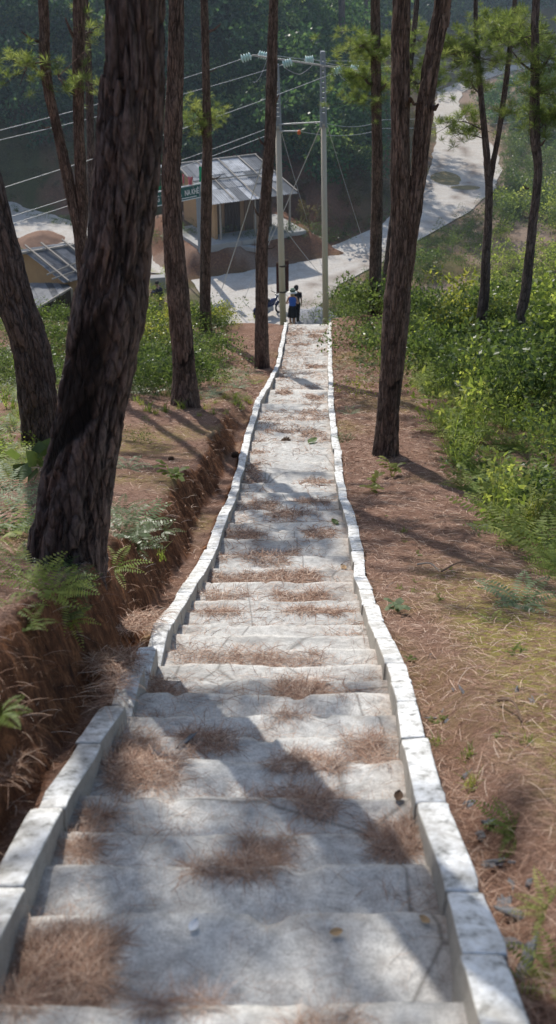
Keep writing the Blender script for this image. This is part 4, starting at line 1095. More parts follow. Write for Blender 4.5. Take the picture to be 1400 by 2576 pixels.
tag(o, 'shadowy bushes on the outer side of the road bend at the right', 'bushes', kind='stuff')

# ------------------------------------------------------------------ pine needle litter
def needle_tpl(L=.15, w=.0030, bend=.05):
    t = np.array([0, .35, .7, 1.0]); x = t * L; y = bend * L * np.sin(t * 3.14)
    z = np.array([0, .012, .010, 0])
    V = []
    for i in range(4):
        ww = w * (1 if i < 3 else .4); V += [(x[i], y[i] - ww / 2, z[i]), (x[i], y[i] + ww / 2, z[i])]
    return np.array(V, float), np.array([[0, 2, 3, 1], [2, 4, 5, 3], [4, 6, 7, 5]])
ND = needle_tpl()
def litter(x, F, z, lift, scale, seed, ang0=None, tilt=.12, slope_=0.):
    rr = np.random.default_rng(seed); n = len(x)
    a = rr.uniform(0, 6.28, n) if ang0 is None else ang0 + rr.normal(size=n) * .65
    s = scale * rr.uniform(.5, 1.35, n)
    wsc = np.stack([s, s * (.21 + F * .17), s], -1)
    Ms = euler_mats(rr.normal(size=n) * .5, rr.normal(size=n) * tilt, a, wsc)
    sl = rotx(0)
    if slope_: Ms = np.einsum('ij,njk->nik', rotx(-slope_), Ms)
    return scatter(ND[0], ND[1], Ms, np.stack([x, F, z + lift], -1))
rr = np.random.default_rng(77)
# on the ground either side
def ground_needles(n, fx, seed):
    F = 1.6 + 28 * rr.uniform(size=n) ** 1.8; x = fx(F, rr.uniform(size=n))
    return x, F
VV = []; QQ = []; tot = 0
for k, (n, fx) in enumerate([(46000, lambda F, u: XR(F) + WT + .02 + u ** 1.2 * np.interp(F, [1, 5, 10, 30], [1.4, 2.4, 2.6, 3.2])),
                             (26000, lambda F, u: XL(F) - WT - .05 - u * np.interp(F, [1, 5, 10, 30], [1.2, 2.2, 3.6, 4.0]))]):
    x, F = ground_needles(n, fx, k); z = ground(x, F)
    V, Qs = litter(x, F, z, rr.uniform(.0, .012, n), .72, 60 + k, None, .14, .4); VV.append(V); QQ.append(Qs + tot); tot += len(V)
o = obj_np('pine_needle_litter', np.vstack(VV), np.vstack(QQ), M['needle']); tag(o, 'reddish brown fallen pine needles carpeting the ground on both sides of the stairs', 'pine needles', kind='stuff')
# on the stairs: thin scatter, drifts behind the nosings, and clumps
X1 = []; F1 = []; Lf = []
n = 16000
F = 1.2 + 30 * rr.uniform(size=n) ** 1.7; u = rr.uniform(size=n)
x = XL(F) + .03 + u * (XR(F) - XL(F) - .06)
keep = (fbm(x * 1.6, F * 1.6, 0, 3, 90) + .25 * (u < .35) > rr.uniform(-.25, .35, n)); x, F = x[keep], F[keep]
X1.append(x); F1.append(F); Lf.append(rr.uniform(.004, .012, len(x)))
for (px, py, sx_, sy_, n, h) in DR:
    f0 = float(np.interp(-py, [-2700, -2576] + [-v for v in YT], [1.15, 1.4] + FT)); z0 = f0 * cp - float(S(f0)) * sp
    x0 = (px - CX) / FPX * z0; dF = abs(float(np.interp(-(py - sy_), [-2700] + [-v for v in YT], [1.15] + FT)) - f0)
    n = int(n * 4); u = rr.uniform(-1, 1, n) * 1.15; v = rr.uniform(-1, 1, n) * 1.15
    q = np.hypot(u, v) * .8 + 1.15 * fbm(u * 2.0 + px, v * 1.5 + py, 0, 4, 55) + .12
    k = q < .95; u, v, q = u[k], v[k], q[k]
    x = x0 + u * sx_ / FPX * z0; F = f0 + v * dF
    k = (x > XL(F) + .02) & (x < XR(F) - .02); x, F, q = x[k], F[k], q[k]
    X1.append(x); F1.append(F); Lf.append(.003 + h * .26 * np.clip(1 - q * q, 0, 1) * rr.uniform(.2, 1, size=len(x)))
for k_ in range(5, len(NOSE) - 24):
    Fp, Fn = NOSE[k_], NOSE[k_ + 1]; n = int(700 if Fp < 6 else 420)
    u = rr.uniform(size=n); F = Fp + .015 + (Fn - Fp) * .55 * rr.uniform(size=n) ** 1.8; x = XL(F) + .02 + u * (XR(F) - XL(F) - .04)
    k = fbm(x * 2.3, F * 0 + k_ * 5.3, 0, 3, 92) + .30 * (np.minimum(u, 1 - u) < .12) > rr.uniform(-.05, .45, n); x, F = x[k], F[k]
    X1.append(x); F1.append(F); Lf.append(rr.uniform(.002, .014, len(x)))
x = np.concatenate(X1); F = np.concatenate(F1); lf = np.concatenate(Lf)
V, Qs = litter(x, F, step_h(F), lf, np.interp(F, [1.5, 5, 12], [.52, .6, .8]), 99, None, .035)
o = obj_np('pine_needle_drifts', V, Qs, M['needle']); tag(o, 'dry pine needles drifted in clumps over the concrete steps', 'pine needles', kind='stuff')
# needles caught on top of the left kerb where soil has slid over it
n = 9000; F = rr.uniform(1.6, 5.4, n); x = XL(F) - rr.uniform(.0, 1, n) ** .7 * .3 + .01 ; keep = fbm(x * 3, F * 1.1, 0, 2, 17) > -.1
x, F = x[keep], F[keep]
V, Qs = litter(x, F, np.maximum(ground(x, F), S(F) + .16), rr.uniform(.0, .02, len(x)), .8, 101, None, .2, .4)
o = obj_np('pine_needle_spill', V, Qs, M['needle']); tag(o, 'needles and soil spilled over the near left kerb', 'pine needles', kind='stuff')

# roots and straw hanging on the near bank face
n = 1100; F = 1.8 + 9.5 * rr.uniform(size=n) ** 1.3; d = rr.uniform(.1, .62, n); x = XL(F) - WT - d
z = ground(x, F); Ms = euler_mats(np.zeros(n), R(62) + rr.normal(size=n) * .3, np.pi * 0 + rr.normal(size=n) * .5, np.stack([rr.uniform(.4, .9, n)] * 3, -1) * np.array([1, 1.1, 1]))
V, Qs = scatter(ND[0], ND[1], Ms, np.stack([x, F, z + .015], -1))
o = obj_np('hanging_rootlets', V, Qs, M['root']); tag(o, 'rootlets and needles hanging down the earth bank left of the stairs', 'rootlets', kind='stuff')

# ------------------------------------------------------------------ stones, cones, leaves, twigs
def stone_mesh(seed, mat, flat=.7):
    bm = bmesh.new(); bmesh.ops.create_icosphere(bm, subdivisions=3, radius=1)
    V = np.array([v.co[:] for v in bm.verts]); Fc = np.array([[v.index for v in f.verts] for f in bm.faces]); bm.free()
    d = 1 + .35 * fbm(V[:, 0] * 1.1, V[:, 1] * 1.1, V[:, 2] * 1.1, 3, seed)
    for q_ in np.random.default_rng(seed).normal(size=(7, 3)):
        q_ = q_ / np.linalg.norm(q_); dd_ = V @ q_; d = np.where(dd_ > .72, d * .72 / dd_, d); V = V * d[:, None] * np.array([1, .85, flat])
    return mesh_np('stone', V, Fc, mat, False)
ST = [stone_mesh(i, M['rock']) for i in range(4)]
def stone(label, x, y, z, s, grp=None, k=0, mat=None):
    o = bpy.data.objects.new('stone', ST[k % 4]); C.objects.link(o); o.location = (x, y, z); o.scale = (s, s, s); o.rotation_euler = (random.uniform(-.3, .3), random.uniform(-.3, .3), random.uniform(0, 6)); return tag(o, label, 'stone', grp)
for i, (px, py, s) in enumerate([(1240, 2075, .075), (1215, 2110, .05), (1262, 2170, .06), (1228, 2190, .035), (1285, 2255, .045), (1265, 2290, .06), (1300, 2330, .07), (1282, 2400, .06), (1310, 2470, .07), (1180, 2040, .05), (1290, 2190, .025), (1335, 2230, .03), (1170, 1960, .04)]):
    x, F = at(px, py); stone('blue-grey rubble stone in the trench beside the near right kerb', x, F, gz(x, F) + s * .15, s * .95, 'rubble beside the right kerb', i)
for i, (px, py, s) in enumerate([(1105, 1800, .05), (1130, 1812, .045), (1118, 1785, .035), (1145, 1735, .035), (1168, 1748, .035), (1085, 1648, .02), (1298, 1745, .05), (1275, 1770, .07), (1380, 1755, .05), (1255, 1700, .02), (1345, 1775, .05)]):
    x, F = at(px, py); stone('small grey stone lying on the needle-covered ground right of the kerb', x, F, gz(x, F) - s * .15, s * .8, 'stones on the right ground', i)
x, F = float(W(402, 1880, 3.2)[0]), 3.2
stone('pale chalky stone on the left of the near steps, in the edge of the shadow', x, F, float(step_h(F)) + .02, .035, None, 2).active_material
for i, (px, F_) in enumerate([(445, 3.28), (458, 3.18)]):
    x = (px - CX) / FPX * 4.4; stone(['flat grey stone among needles on the near steps', 'small rounded grey stone beside the needle clump on the near steps'][i], x, F_, float(step_h(F_)) + .01, .045 - .01 * i, None, i)
def leaf_obj(label, px, py, s, mat):
    f0 = float(Fy(py)); z0 = f0 * cp - float(S(f0)) * sp; x = (px - CX) / FPX * z0
    m = MB(); n = 9; V = []
    for i in range(n):
        t = i / (n - 1); w = .32 * math.sin(math.pi * t) ** .7; V += [(t - .5, -w, .12 * abs(t - .5) + .1), (t - .5, 0, .12 * abs(t - .5)), (t - .5, w, .12 * abs(t - .5) + .1)]
    Rz = rotz(random.uniform(0, 6)); base = np.array([x, f0 - .03, float(step_h(f0 - .03)) + .012])
    m.add([Rz @ (np.array(v) * s) + base for v in V], [(3 * i + j, 3 * i + j + 1, 3 * i + j + 4, 3 * i + j + 3) for i in range(n - 1) for j in (0, 1)])
    return tag(m.build('fallen_leaf', mat), label, 'leaf')
leaf_obj('white scrap-like leaf on the near steps left of centre', 490, 2312, .05, M['white'])
leaf_obj('pinkish dry leaf on the near steps right of centre', 845, 2325, .045, M['deadleaf'])
leaf_obj('ochre dry leaf at the very bottom of the steps', 615, 2485, .045, M['deadleaf'])
leaf_obj('dark curled leaf near the right kerb on the near steps', 1000, 2000, .06, M['cone'])
leaf_obj('brown leaf lying on the shaded step beside the right kerb', 1065, 2300, .04, M['deadleaf'])
leaf_obj('tan leaf on the middle steps close to the right kerb', 865, 1412, .09, M['deadleaf'])
leaf_obj('greenish leaf lying across a middle step near the right kerb', 843, 1312, .12, M['pine'])
leaf_obj('pale grey-green leaf on the far steps, right of centre', 786, 1110, .22, M['fernpale'])
def cone_obj(label, x, y, z, s):
    m = MB(); m.lathe([(.05, -.5), (.30, -.4), (.42, -.15), (.38, .1), (.26, .35), (.08, .52)], (0, 0, 0), 14)
    rr_ = random.Random(3)
    for k in range(40):
        t = k / 40; h = -.42 + .9 * t; r0 = .40 * math.sin(math.pi * (.22 + .72 * t)); a = k * 2.4
        d = np.array([math.cos(a), math.sin(a), .35]); m.prism([d * r0 + np.array([0, 0, h]) + np.cross(d, [0, 0, 1]) * w_ for w_ in (-.08, .08)] + [d * (r0 + .14) + np.array([0, 0, h + .03])], (0, 0, .04))
    o = m.build('pine_cone', M['cone']); o.location = (x, y, z); o.scale = (s, s, s); o.rotation_euler = (1.2, .4, 1.0); return tag(o, label, 'pine cone')
f0 = float(Fy(1105)); cone_obj('dark pine cone resting on the middle of the stairway', (719 - CX) / FPX * (f0 * cp - S(f0) * sp), f0 - .05, float(step_h(f0 - .05)) + .06, .16)
x, F = at(431, 1159); cone_obj('pine cone on the needle-covered ground left of the ditch', x, F, gz(x, F) + .03, .08)
x, F = at(592, 1151); cone_obj('pine cone lodged in the ditch beside the left kerb', x, F, gz(x, F) + .04, .12)
for i, (a_, b_) in enumerate([((1050, 1430), (1105, 1450)), ((1110, 1450), (1180, 1425)), ((1250, 1780), (1310, 1830)), ((1010, 1360), (1060, 1385))]):
    A_ = at(*a_); B_ = at(*b_); pa = np.array([*A_, gz(*A_) + .03]); pb = np.array([*B_, gz(*B_) + .03])
    MBt = MB().tube(catmull([pa, (pa + pb) / 2 + np.array([.02, .03, .03]), pb], 7), np.linspace(.009, .004, 7), 6)
    tag(MBt.build('twig', M['wood'] if i else M['bamboo']), ['pale twig lying in the shadow right of the kerb', 'dark twig crossing the needles right of the kerb', 'thin pale twig on the mossy ground at right', 'short twig on the sunny needles near the two-stemmed pine'][i], 'twig')

# ------------------------------------------------------------------ poles and power line
def Wz(px, py, F, r0=0): return W(px, py, F)
def pole(label, pts, F, split_y, width, lattice_top):
    zb = gz(W(pts[0][0], pts[0][1], F)[0], F)
    b = W(pts[0][0], pts[0][1], F); t_ = W(pts[1][0], pts[1][1], F); d = (t_ - b) / (t_[2] - b[2])
    base = b + d * (zb - .2 - b[2]); s_ = b + d * (W(0, split_y, F)[2] - b[2])
    root = thing('utility_pole', label, 'utility pole', (base[0], base[1], zb), 'pair of power poles at the foot of the stairs')
    r0 = width / 2 / FPX * depth(base)
    MB().tube([base, base * .5 + s_ * .5, s_], [r0 * 1.15, r0 * 1.03, r0 * .9], 14).build('shaft', M['pole'], root, True)
    # lattice-like upper section: four posts with rungs
    m = MB(); n = 14; hw0, hw1 = r0 * .82, r0 * .55
    for sx in (-1, 1):
        for sy in (-1, 1):
            m.tube([s_ + np.array([sx * hw0, sy * hw0, -.1]), t_ + np.array([sx * hw1, sy * hw1, 0])], [.05, .038], 6)
    for i in range(n + 1):
        q = s_ + (t_ - s_) * i / n; h = hw0 + (hw1 - hw0) * i / n
        m.box(q, (2 * h + .04, 2 * h + .04, .09))
    m.box(s_ + (t_ - s_) * .06, (2 * hw0, 2 * hw0, (t_ - s_)[2] * .12)); m.box(t_ - np.array([0, 0, .12]), (2 * hw1 + .06, 2 * hw1 + .06, .22))
    m.build('lattice_top', M['polegrey'], root)
    MB().tube([s_ + np.array([0, 0, -.06]), s_ + np.array([0, 0, .04])], r0 * 1.08, 14).build('collar', M['steel'], root)
    return root, base, s_, t_
PF = 41.0
pl_root, pb1, ps1, pt1 = pole('left concrete power pole carrying a brown board, behind the woman in blue', [(713, 815), (696, 165)], PF, 318, 14.5, 0)
pr_root, pb2, ps2, pt2 = pole('right concrete power pole rising from the bushes beside the gravel heap', [(820, 808), (812.5, 132)], PF, 312, 13.5, 0)
arm = thing('crossarm', 'long pale steel crossarm carrying glass insulators across both pole tops', 'crossarm', W(760, 155, PF - .2))
for dy in (-.16, .16):
    MB().box((W(636, 139, PF + dy) + W(902, 178, PF + dy)) / 2, (np.linalg.norm(W(636, 139, PF) - W(902, 178, PF)), .05, .06),
             roty(math.atan2(W(636, 139, PF)[2] - W(902, 178, PF)[2], W(902, 178, PF)[0] - W(636, 139, PF)[0]))).build('beam', M['steel'], arm)
a2 = thing('crossarm', 'thin lower steel arm joining the two poles', 'crossarm', W(757, 311, PF))
MB().tube([W(702, 313, PF - .12), W(812, 307, PF - .12)], .03, 8).build('bar', M['steel'], a2)
a3 = thing('crossarm', 'short steel arm with an orange marker beneath the lower arm', 'crossarm', W(730, 330, PF))
MB().tube([W(702, 330, PF - .12), W(757, 330, PF - .12)], .03, 8).build('bar', M['steel'], a3)
MB().lathe([(.02, -.09), (.07, -.06), (.07, .06), (.02, .09)], W(753, 333, PF - .12), 10).build('marker', M['orange'], a3)
INS = [((636, 140), (604, 150), PF - .2, 'glass insulator string at the far left tip of the crossarm'), ((675, 142), (648, 136), PF + .3, 'glass insulator string partly behind the slim stubbed pine'),
       ((738, 154), (709, 164), PF - .2, 'hanging glass insulator string left of the middle of the crossarm'), ((766, 152), (792, 149), PF + .3, 'glass insulator string on the crossarm just left of the right pole'),
       ((862, 171), (835, 186), PF - .2, 'glass insulator string below the crossarm, right of the right pole'), ((880, 172), (906, 174), PF + .3, 'glass insulator string at the right tip of the crossarm')]
for (a_, b_, F, lb) in INS:
    A_, B_ = W(*a_, F), W(*b_, F); d = B_ - A_; L = np.linalg.norm(d); d /= L
    root = thing('insulator', lb, 'insulator', A_)
    MB().tube([A_, B_], .02, 6).build('rod', M['steel'], root)
    for k in range(4):
        c = A_ + d * L * (.2 + .2 * k)
        MB().lathe([(.03, -.05), (.11, -.03), (.155, .0), (.12, .03), (.03, .05)], c, 14, d).build('disc', M['glass'], root, True)
def wire(label, pts, rad=.014, name='power_line', sag=.25, grp=None):
    P = []
    for (p, q) in zip(pts[:-1], pts[1:]):
        for t in np.linspace(0, 1, 14)[:-1]: P.append(p * (1 - t) + q * t - np.array([0, 0, sag * 4 * t * (1 - t)]))
    P.append(pts[-1]); return tag(MB().tube(P, rad, 6).build(name, M['wire']), label, 'cable', grp)
def level(px, py, H): t = ang(py); return W(px, py, -H / t)
def run(label, p0, F0, p1, rad=.0095, sag=.1):
    A_ = W(*p0, F0); B_ = level(*p1, A_[2] + .0); wire(label, [A_, B_], rad, sag=sag)
run('uppermost power line running left from the far left insulator', (604, 150), PF - .2, (-60, 343))
run('second power line from the top, just below the uppermost on the left', (709, 164), PF - .2, (-60, 366))
run('third power line, leaving the insulator right of the right pole', (835, 186), PF - .2, (-60, 494))
run('fourth power line, starting from the lower arm on the left pole', (697, 314), PF, (-60, 572))
run('lowest power line, starting from the short arm on the left pole', (697, 331), PF, (-60, 592))
wire('thin line leading right from the upper left insulator towards the hill', [W(675, 137, PF + .3), W(1010, 140, 58), W(1420, 178, 95)], .014)
wire('thin line leading right from the insulator beside the right pole', [W(790, 150, PF + .3), W(1010, 160, 56), W(1420, 207, 88)], .014)
wire('thin line leading right from the lower arm of the right pole', [W(812, 308, PF), W(965, 301, 55), W(1400, 262, 80)], .012)
wire('thin lowest line leading right behind the two-stemmed pine', [W(757, 331, PF), W(965, 323, 55), W(1400, 290, 80)], .012)
wire('jumper loop hanging from the crossarm between the poles', [W(715, 168, PF), W(755, 187, PF), W(792, 158, PF)], .010, 'jumper_cable', .05)
wire('jumper loop hanging at the right end of the crossarm', [W(850, 182, PF), W(880, 210, PF), W(905, 178, PF)], .010, 'jumper_cable', .05)
wire('jumper loop hanging left of the slim stubbed pine', [W(636, 207, PF), W(652, 198, PF), W(672, 150, PF)], .010, 'jumper_cable', .05)
def guy(label, a_, F0, b_, rad=.011):
    A_ = W(*a_, F0); x, F = hit(*b_, 36, 70); wire(label, [A_, np.array([x, F, gz(x, F)])], rad, 'guy_wire', .05)
guy('thick stay wire slanting from the right pole down to the left behind the left pole', (808, 316), PF, (655, 662), .018)
guy('stay wire slanting down to the right from the left pole', (708, 330), PF, (775, 560))
guy('long stay wire slanting right from the right pole to the road edge', (824, 316), PF, (925, 640))
guy('stay wire falling from behind the slim stubbed pine onto the road', (664, 400), PF, (553, 745), .02)
guy('faint stay wire near the foot of the left pole reaching the gravel', (705, 560), PF, (815, 700), .012)
guy('faint stay wire over the bright road patch left of the stubbed pine', (690, 560), PF, (612, 760), .012)

bd = thing('notice_board', 'dark brown notice board strapped to the back of the left power pole', 'board', W(712, 695, PF + .16))
c1 = W(711, 694, PF + .17)
q = [W(695, 662, PF + .16), W(727, 654, PF + .16), W(727, 731, PF + .16), W(696, 737, PF + .16)]
MB().prism(q, (0, .04, 0)).build('panel', M['brown_sign'], bd)
m = MB(); m.tube([q[0], q[1]], .03, 6); m.tube([q[3], q[2]], .03, 6); m.build('frame', M['wood'], bd)
for yy in (668, 733):
    c = W(711.5 if yy < 700 else 712.5, yy, PF); MB().tube([c - np.array([0, 0, .03]), c + np.array([0, 0, .03])], .165, 14).build('strap', M['darkwood'], bd)

# ------------------------------------------------------------------ houses
def sheet(m, A_, B_, C_, D_, waves, amp=.03, n=10, lift=0.):
    """corrugated panel over quad A(eave left) B(eave right) C(ridge right) D(ridge left)"""
    A_, B_, C_, D_ = map(np.array, (A_, B_, C_, D_)); nn = np.cross(B_ - A_, D_ - A_); nn = nn / np.linalg.norm(nn)
    if nn[2] < 0: nn = -nn
    k = waves * 6; V = []
    for j in (0, 1):
        for i in range(k + 1):
            u = i / k; p = (A_ * (1 - u) + B_ * u) if j == 0 else (D_ * (1 - u) + C_ * u)
            V.append(p + nn * (amp * math.sin(u * waves * 2 * math.pi) + lift))
    m.add(V, [(i, i + 1, k + 2 + i, k + 1 + i) for i in range(k)])
def corr_roof(parent, E1, E2, R2, R1, cols, rows_, mat, seed, waves=5, name='roof_sheets'):
    rr_ = random.Random(seed); m = MB(); E1, E2, R1, R2 = map(np.array, (E1, E2, R1, R2))
    def P(u, v): return (E1 * (1 - u) + E2 * u) * (1 - v) + (R1 * (1 - u) + R2 * u) * v
    for j in range(rows_):
        for i in range(cols):
            u0, u1 = i / cols - .004, (i + 1) / cols + .004; v0, v1 = j / rows_ - .02 + rr_.uniform(-.012, .0), (j + 1) / rows_ + .015
            sheet(m, P(u0, v0), P(u1, v0), P(u1, min(v1, 1)), P(u0, min(v1, 1)), waves, .022, lift=.012 * ((i + j) % 2) + (.03 * (rows_ - 1 - j) * 0 + .02 * j))
    return m.build(name, mat, parent)
def house1():
    E1 = np.array([-3.34, 49.5, -13.97]); E2 = np.array([.98, 51.5, -13.97]); R1 = np.array([-5.3, 53.1, -13.05]); R2 = np.array([-1.25, 55.2, -13.05])
    ed = (E2 - E1) / np.linalg.norm(E2 - E1); bd_ = np.array([-ed[1], ed[0], 0.]); fl = gz(-2, 53.2) + .06
    h = thing('tin_roofed_house', 'brown mud-walled house with a patched grey corrugated roof and open porch, beyond the road', 'house', (-2, 53.2, fl))
    corr_roof(h, E1, E2, R2, R1, 9, 3, M['corr'], 4)
    B1, B2 = R1 + (R1 - E1) * np.array([1, 1, -1]) * .8, R2 + (R2 - E2) * np.array([1, 1, -1]) * .8
    corr_roof(h, B1, B2, R2 + [0, 0, -.01], R1 + [0, 0, -.01], 9, 2, M['corr'], 5)
    m = MB()
    m.tube([R1 + [-.1, 0, .08], R2 + [.1, .05, .08]], .06, 6)
    for t in (0, .26, .52, .78, 1.0):
        a_, b_ = E1 * (1 - t) + E2 * t, R1 * (1 - t) + R2 * t; m.tube([a_ + [0, 0, .09], b_ + [0, 0, .12]], .035, 5)
    m.tube([(E1 + R1) / 2 + [-.2, 0, .12], (E2 + R2) / 2 + [.1, 0, .12]], .035, 5)
    m.build('batten', M['bamboo'], h)
    up_ = np.array([0, 0, 1.]); sl = (R1 - E1); dl_ = sl / np.linalg.norm(sl[:2])
    # front wall set back under the porch; gable wall on the left
    w1, w2 = E1 + dl_ * 1.0 + ed * .35, E2 + dl_ * 1.0 - ed * .9
    def wall_q(p, q_, zt_p, zt_q): return [np.array([p[0], p[1], fl]), np.array([q_[0], q_[1], fl]), np.array([q_[0], q_[1], zt_q]), np.array([p[0], p[1], zt_p])]
    MB().prism(wall_q(w1, w2, w1[2] - .06, w2[2] - .06), bd_ * .18).build('wall', M['mud'], h)
    g1, g2 = E1 + dl_ * .25 + ed * .3, R1 + ed * .3
    o = MB().prism(wall_q(g1, g2, g1[2] - .06, g2[2] - .06), ed * .15).build('wall', M['mud2'], h)
    b1, b2 = R2 + dl_ * 2.8 - ed * .9, R2 - ed * .9 
    MB().prism(wall_q(w2, R2 - ed * .9, w2[2] - .06, R2[2] - .08), -ed * .15).build('wall', M['darkwood'], h)
    # vertical boards and a door on the front wall
    for t, w_, nm, mt in [(.12, .5, 'board_panel', 'wood'), (.36, .85, 'door', 'darkwood'), (.62, .5, 'board_panel', 'wood'), (.80, .7, 'window', 'darkwood')]:
        c = w1 * (1 - t) + w2 * t; z0, z1 = (fl + .05, fl + 1.75) if nm != 'window' else (fl + .8, fl + 1.5)
        mm = MB()
        for k in range(5):
            s0 = c + ed * (w_ / 5 * (k - 2)); mm.box((s0[0] - bd_[0] * .04, s0[1] - bd_[1] * .04, (z0 + z1) / 2), (w_ / 5 - .015, .05, z1 - z0), rotz(math.atan2(ed[1], ed[0])))
        mm.build(nm, M[mt], h)
    for t in (.12, .52, .93):
        c = E1 * (1 - t) + E2 * t + dl_ * .15; MB().tube([np.array([c[0], c[1], fl - .3]), np.array([c[0], c[1], c[2] - .02])], [.06, .05], 8).build('post', M['bamboo'], h)
    s1, s2 = E1 - ed * .9 - dl_ * .55, E2 + ed * .35 - dl_ * .35
    s3, s4 = E2 + ed * .35 + dl_ * 3, E1 - ed * .9 + dl_ * 3
    MB().prism([np.array([p[0], p[1], fl - .35]) for p in (s1, s2, s3, s4)], (0, 0, .35)).build('floor_slab', M['slab'], h)
    # concrete ramp down to the road
    a_, b_ = PV(552, 648), PV(592, 648)
    t1 = E1 * .7 + E2 * .3 - dl_ * .55; t2 = E1 * .42 + E2 * .58 - dl_ * .5
    P4 = [a_ + [0, 0, .08], b_ + [0, 0, .08], np.array([t2[0], t2[1], fl + .02]), np.array([t1[0], t1[1], fl + .02])]
    ramp = MB().prism(P4, (0, 0, -.25)).build('concrete_ramp', M['slab'], None, bevel=.02); tag(ramp, 'cracked grey concrete ramp leading from the road up to the porch', 'ramp')
    return fl
FL1 = house1()
def house2():
    E1 = np.array([-9.2, 41.0, -14.9]); ed = np.array([.88, .475, 0]); R1 = np.array([-11.1, 42.9, -14.3]); E2 = E1 + ed * 3; R2 = R1 + ed * 3; g0 = gz(-8.5, 43.5)
    h = thing('low_hut', 'ochre mud-brick hut with a ribbed grey roof and lean-to, at the left', 'hut', (-8.5, 43.5, g0))
    corr_roof(h, E1, E2, R2, R1, 7, 2, M['corrd'], 8, 6)
    dl_ = (R1 - E1) / np.linalg.norm((R1 - E1)[:2]); B1 = R1 + dl_ * np.array([1, 1, -1]) * 2.2; B2 = R2 + dl_ * np.array([1, 1, -1]) * 2.2
    corr_roof(h, B1, B2, R2 + [0, 0, -.02], R1 + [0, 0, -.02], 7, 1, M['corrd'], 9, 6)
    m = MB(); m.tube([R1 - ed * .3 + [0, 0, .05], R2 + [0, 0, .05]], .07, 6)
    for t in (.06, .3, .62): m.tube([E1 * (1 - t) + E2 * t - dl_ * .15 + [0, 0, .09], R1 * (1 - t) + R2 * t + dl_ * .3 + [0, 0, .22]], .05, 5)
    m.tube([E1 + dl_ * .5 + [-.35, -.1, .12], E1 + dl_ * 1.2 + ed * 2 + [0, 0, .2]], .04, 5); m.tube([E1 - ed * .35 + dl_ * .2 + [0, 0, .09], E1 + ed * 1.6 + dl_ * .6 + [0, 0, .15]], .04, 5)
    m.build('batten', M['bamboo'], h)
    def wq(p, q_, a, b): return [np.array([p[0], p[1], g0 - .1]), np.array([q_[0], q_[1], g0 - .1]), np.array([q_[0], q_[1], b]), np.array([p[0], p[1], a])]
    c0 = E1 + dl_ * .25 + ed * .25
    MB().prism(wq(c0, R1 + ed * .25, c0[2] - .03, R1[2] - .06), ed * .2).build('wall', M['mud2'], h)
    MB().prism(wq(c0, E2 + dl_ * .25, c0[2] - .03, c0[2] - .03), np.array([-ed[1], ed[0], 0]) * .2).build('wall', M['mud2'], h)
    MB().prism(wq(R1 + ed * .25, B1 + ed * .25 - dl_ * .2, R1[2] - .06, B1[2]), ed * .2).build('wall', M['mud2'], h)
    # lean-to at the gable
    L1, L2 = W(180, 727, 40.4), W(94, 779, 39.2); U1, U2 = W(168, 712, 41.6), W(62, 712, 42.4)
    corr_roof(h, L2, L1, U1, U2, 6, 1, M['corrd'], 12, 5, 'lean_to_roof')
    m = MB(); m.tube([L2 + [0, 0, .05], L1 + [0, 0, .05]], .045, 6); m.build('edge_pole', M['bamboo'], h)
    mm = MB(); 
    for k in range(9):
        t = k / 8; p = (L2 * (1 - t) + L1 * t) * .75 + (U2 * (1 - t) + U1 * t) * .25
        mm.box((p[0], p[1], (g0 + p[2]) / 2 - .1), (.2, .04, p[2] - g0 + .1), rotz(.6))
    mm.build('board_wall', M['darkwood'], h)
    for t in (.0, 1.): p = L2 * (1 - t) + L1 * t; MB().tube([np.array([p[0], p[1], g0 - .2]), p], .05, 6).build('post', M['bamboo'], h)
house2()

# ------------------------------------------------------------------ green name board on posts
def text_obj(body, size, loc, rot, mat, parent, align='LEFT', name='lettering'):
    cu = bpy.data.curves.new(name, 'FONT'); cu.body = body; cu.size = size; cu.extrude = .006; cu.align_x = align; cu.offset = .006
    tmp = bpy.data.objects.new(name, cu); C.objects.link(tmp); dg = bpy.context.evaluated_depsgraph_get()
    me = bpy.data.meshes.new_from_object(tmp.evaluated_get(dg)); bpy.data.objects.remove(tmp)
    me.materials.clear(); me.materials.append(mat); o = bpy.data.objects.new(name, me); C.objects.link(o)
    o.scale = (.62, 1, 1)
    if parent: o.parent = parent; o.location = np.array(loc) - np.array(parent.location)
    o.rotation_euler = rot; return o
SA = W(505, 463, 48.8); SH = .60
sd = W(388, 488, 47.2); sd[2] = SA[2]; dd = (SA - sd); dd[2] = 0; dd /= np.linalg.norm(dd)
sg = thing('name_board', 'long green name board with white capital letters on grey posts, in front of the house', 'sign', (SA[0], SA[1], gz(SA[0], SA[1])))
SL = 5.6; A0 = SA - dd * SL; yaw = math.atan2(dd[1], dd[0]); nrm = np.array([dd[1], -dd[0], 0])
MB().prism([A0, SA, SA - [0, 0, SH], A0 - [0, 0, SH]], -nrm * .05).build('panel', M['green_sign'], sg)
m = MB(); m.tube([A0 + [0, 0, .03], SA + [0, 0, .03]], .035, 6); m.tube([A0 - [0, 0, SH + .02], SA - [0, 0, SH + .02]], .025, 6); m.build('frame', M['white'], sg)
fo = nrm * .02
text_obj('NA KHÊ', .36, SA - dd * .13 + fo - [0, 0, .40], (R(90), 0, yaw), M['white'], sg, 'RIGHT')
text_obj('Ã', .36, SA - dd * 1.12 + fo - [0, 0, .40], (R(90), 0, yaw), M['white'], sg, 'RIGHT')
text_obj('NG T', .40, SA - dd * 2.12 + fo - [0, 0, .43], (R(90), 0, yaw), M['white'], sg, 'RIGHT')
MB().box(SA - dd * .75 + fo * .3 - [0, 0, .52], (1.0, .015, .035), rotz(yaw)).build('lettering', M['white'], sg)
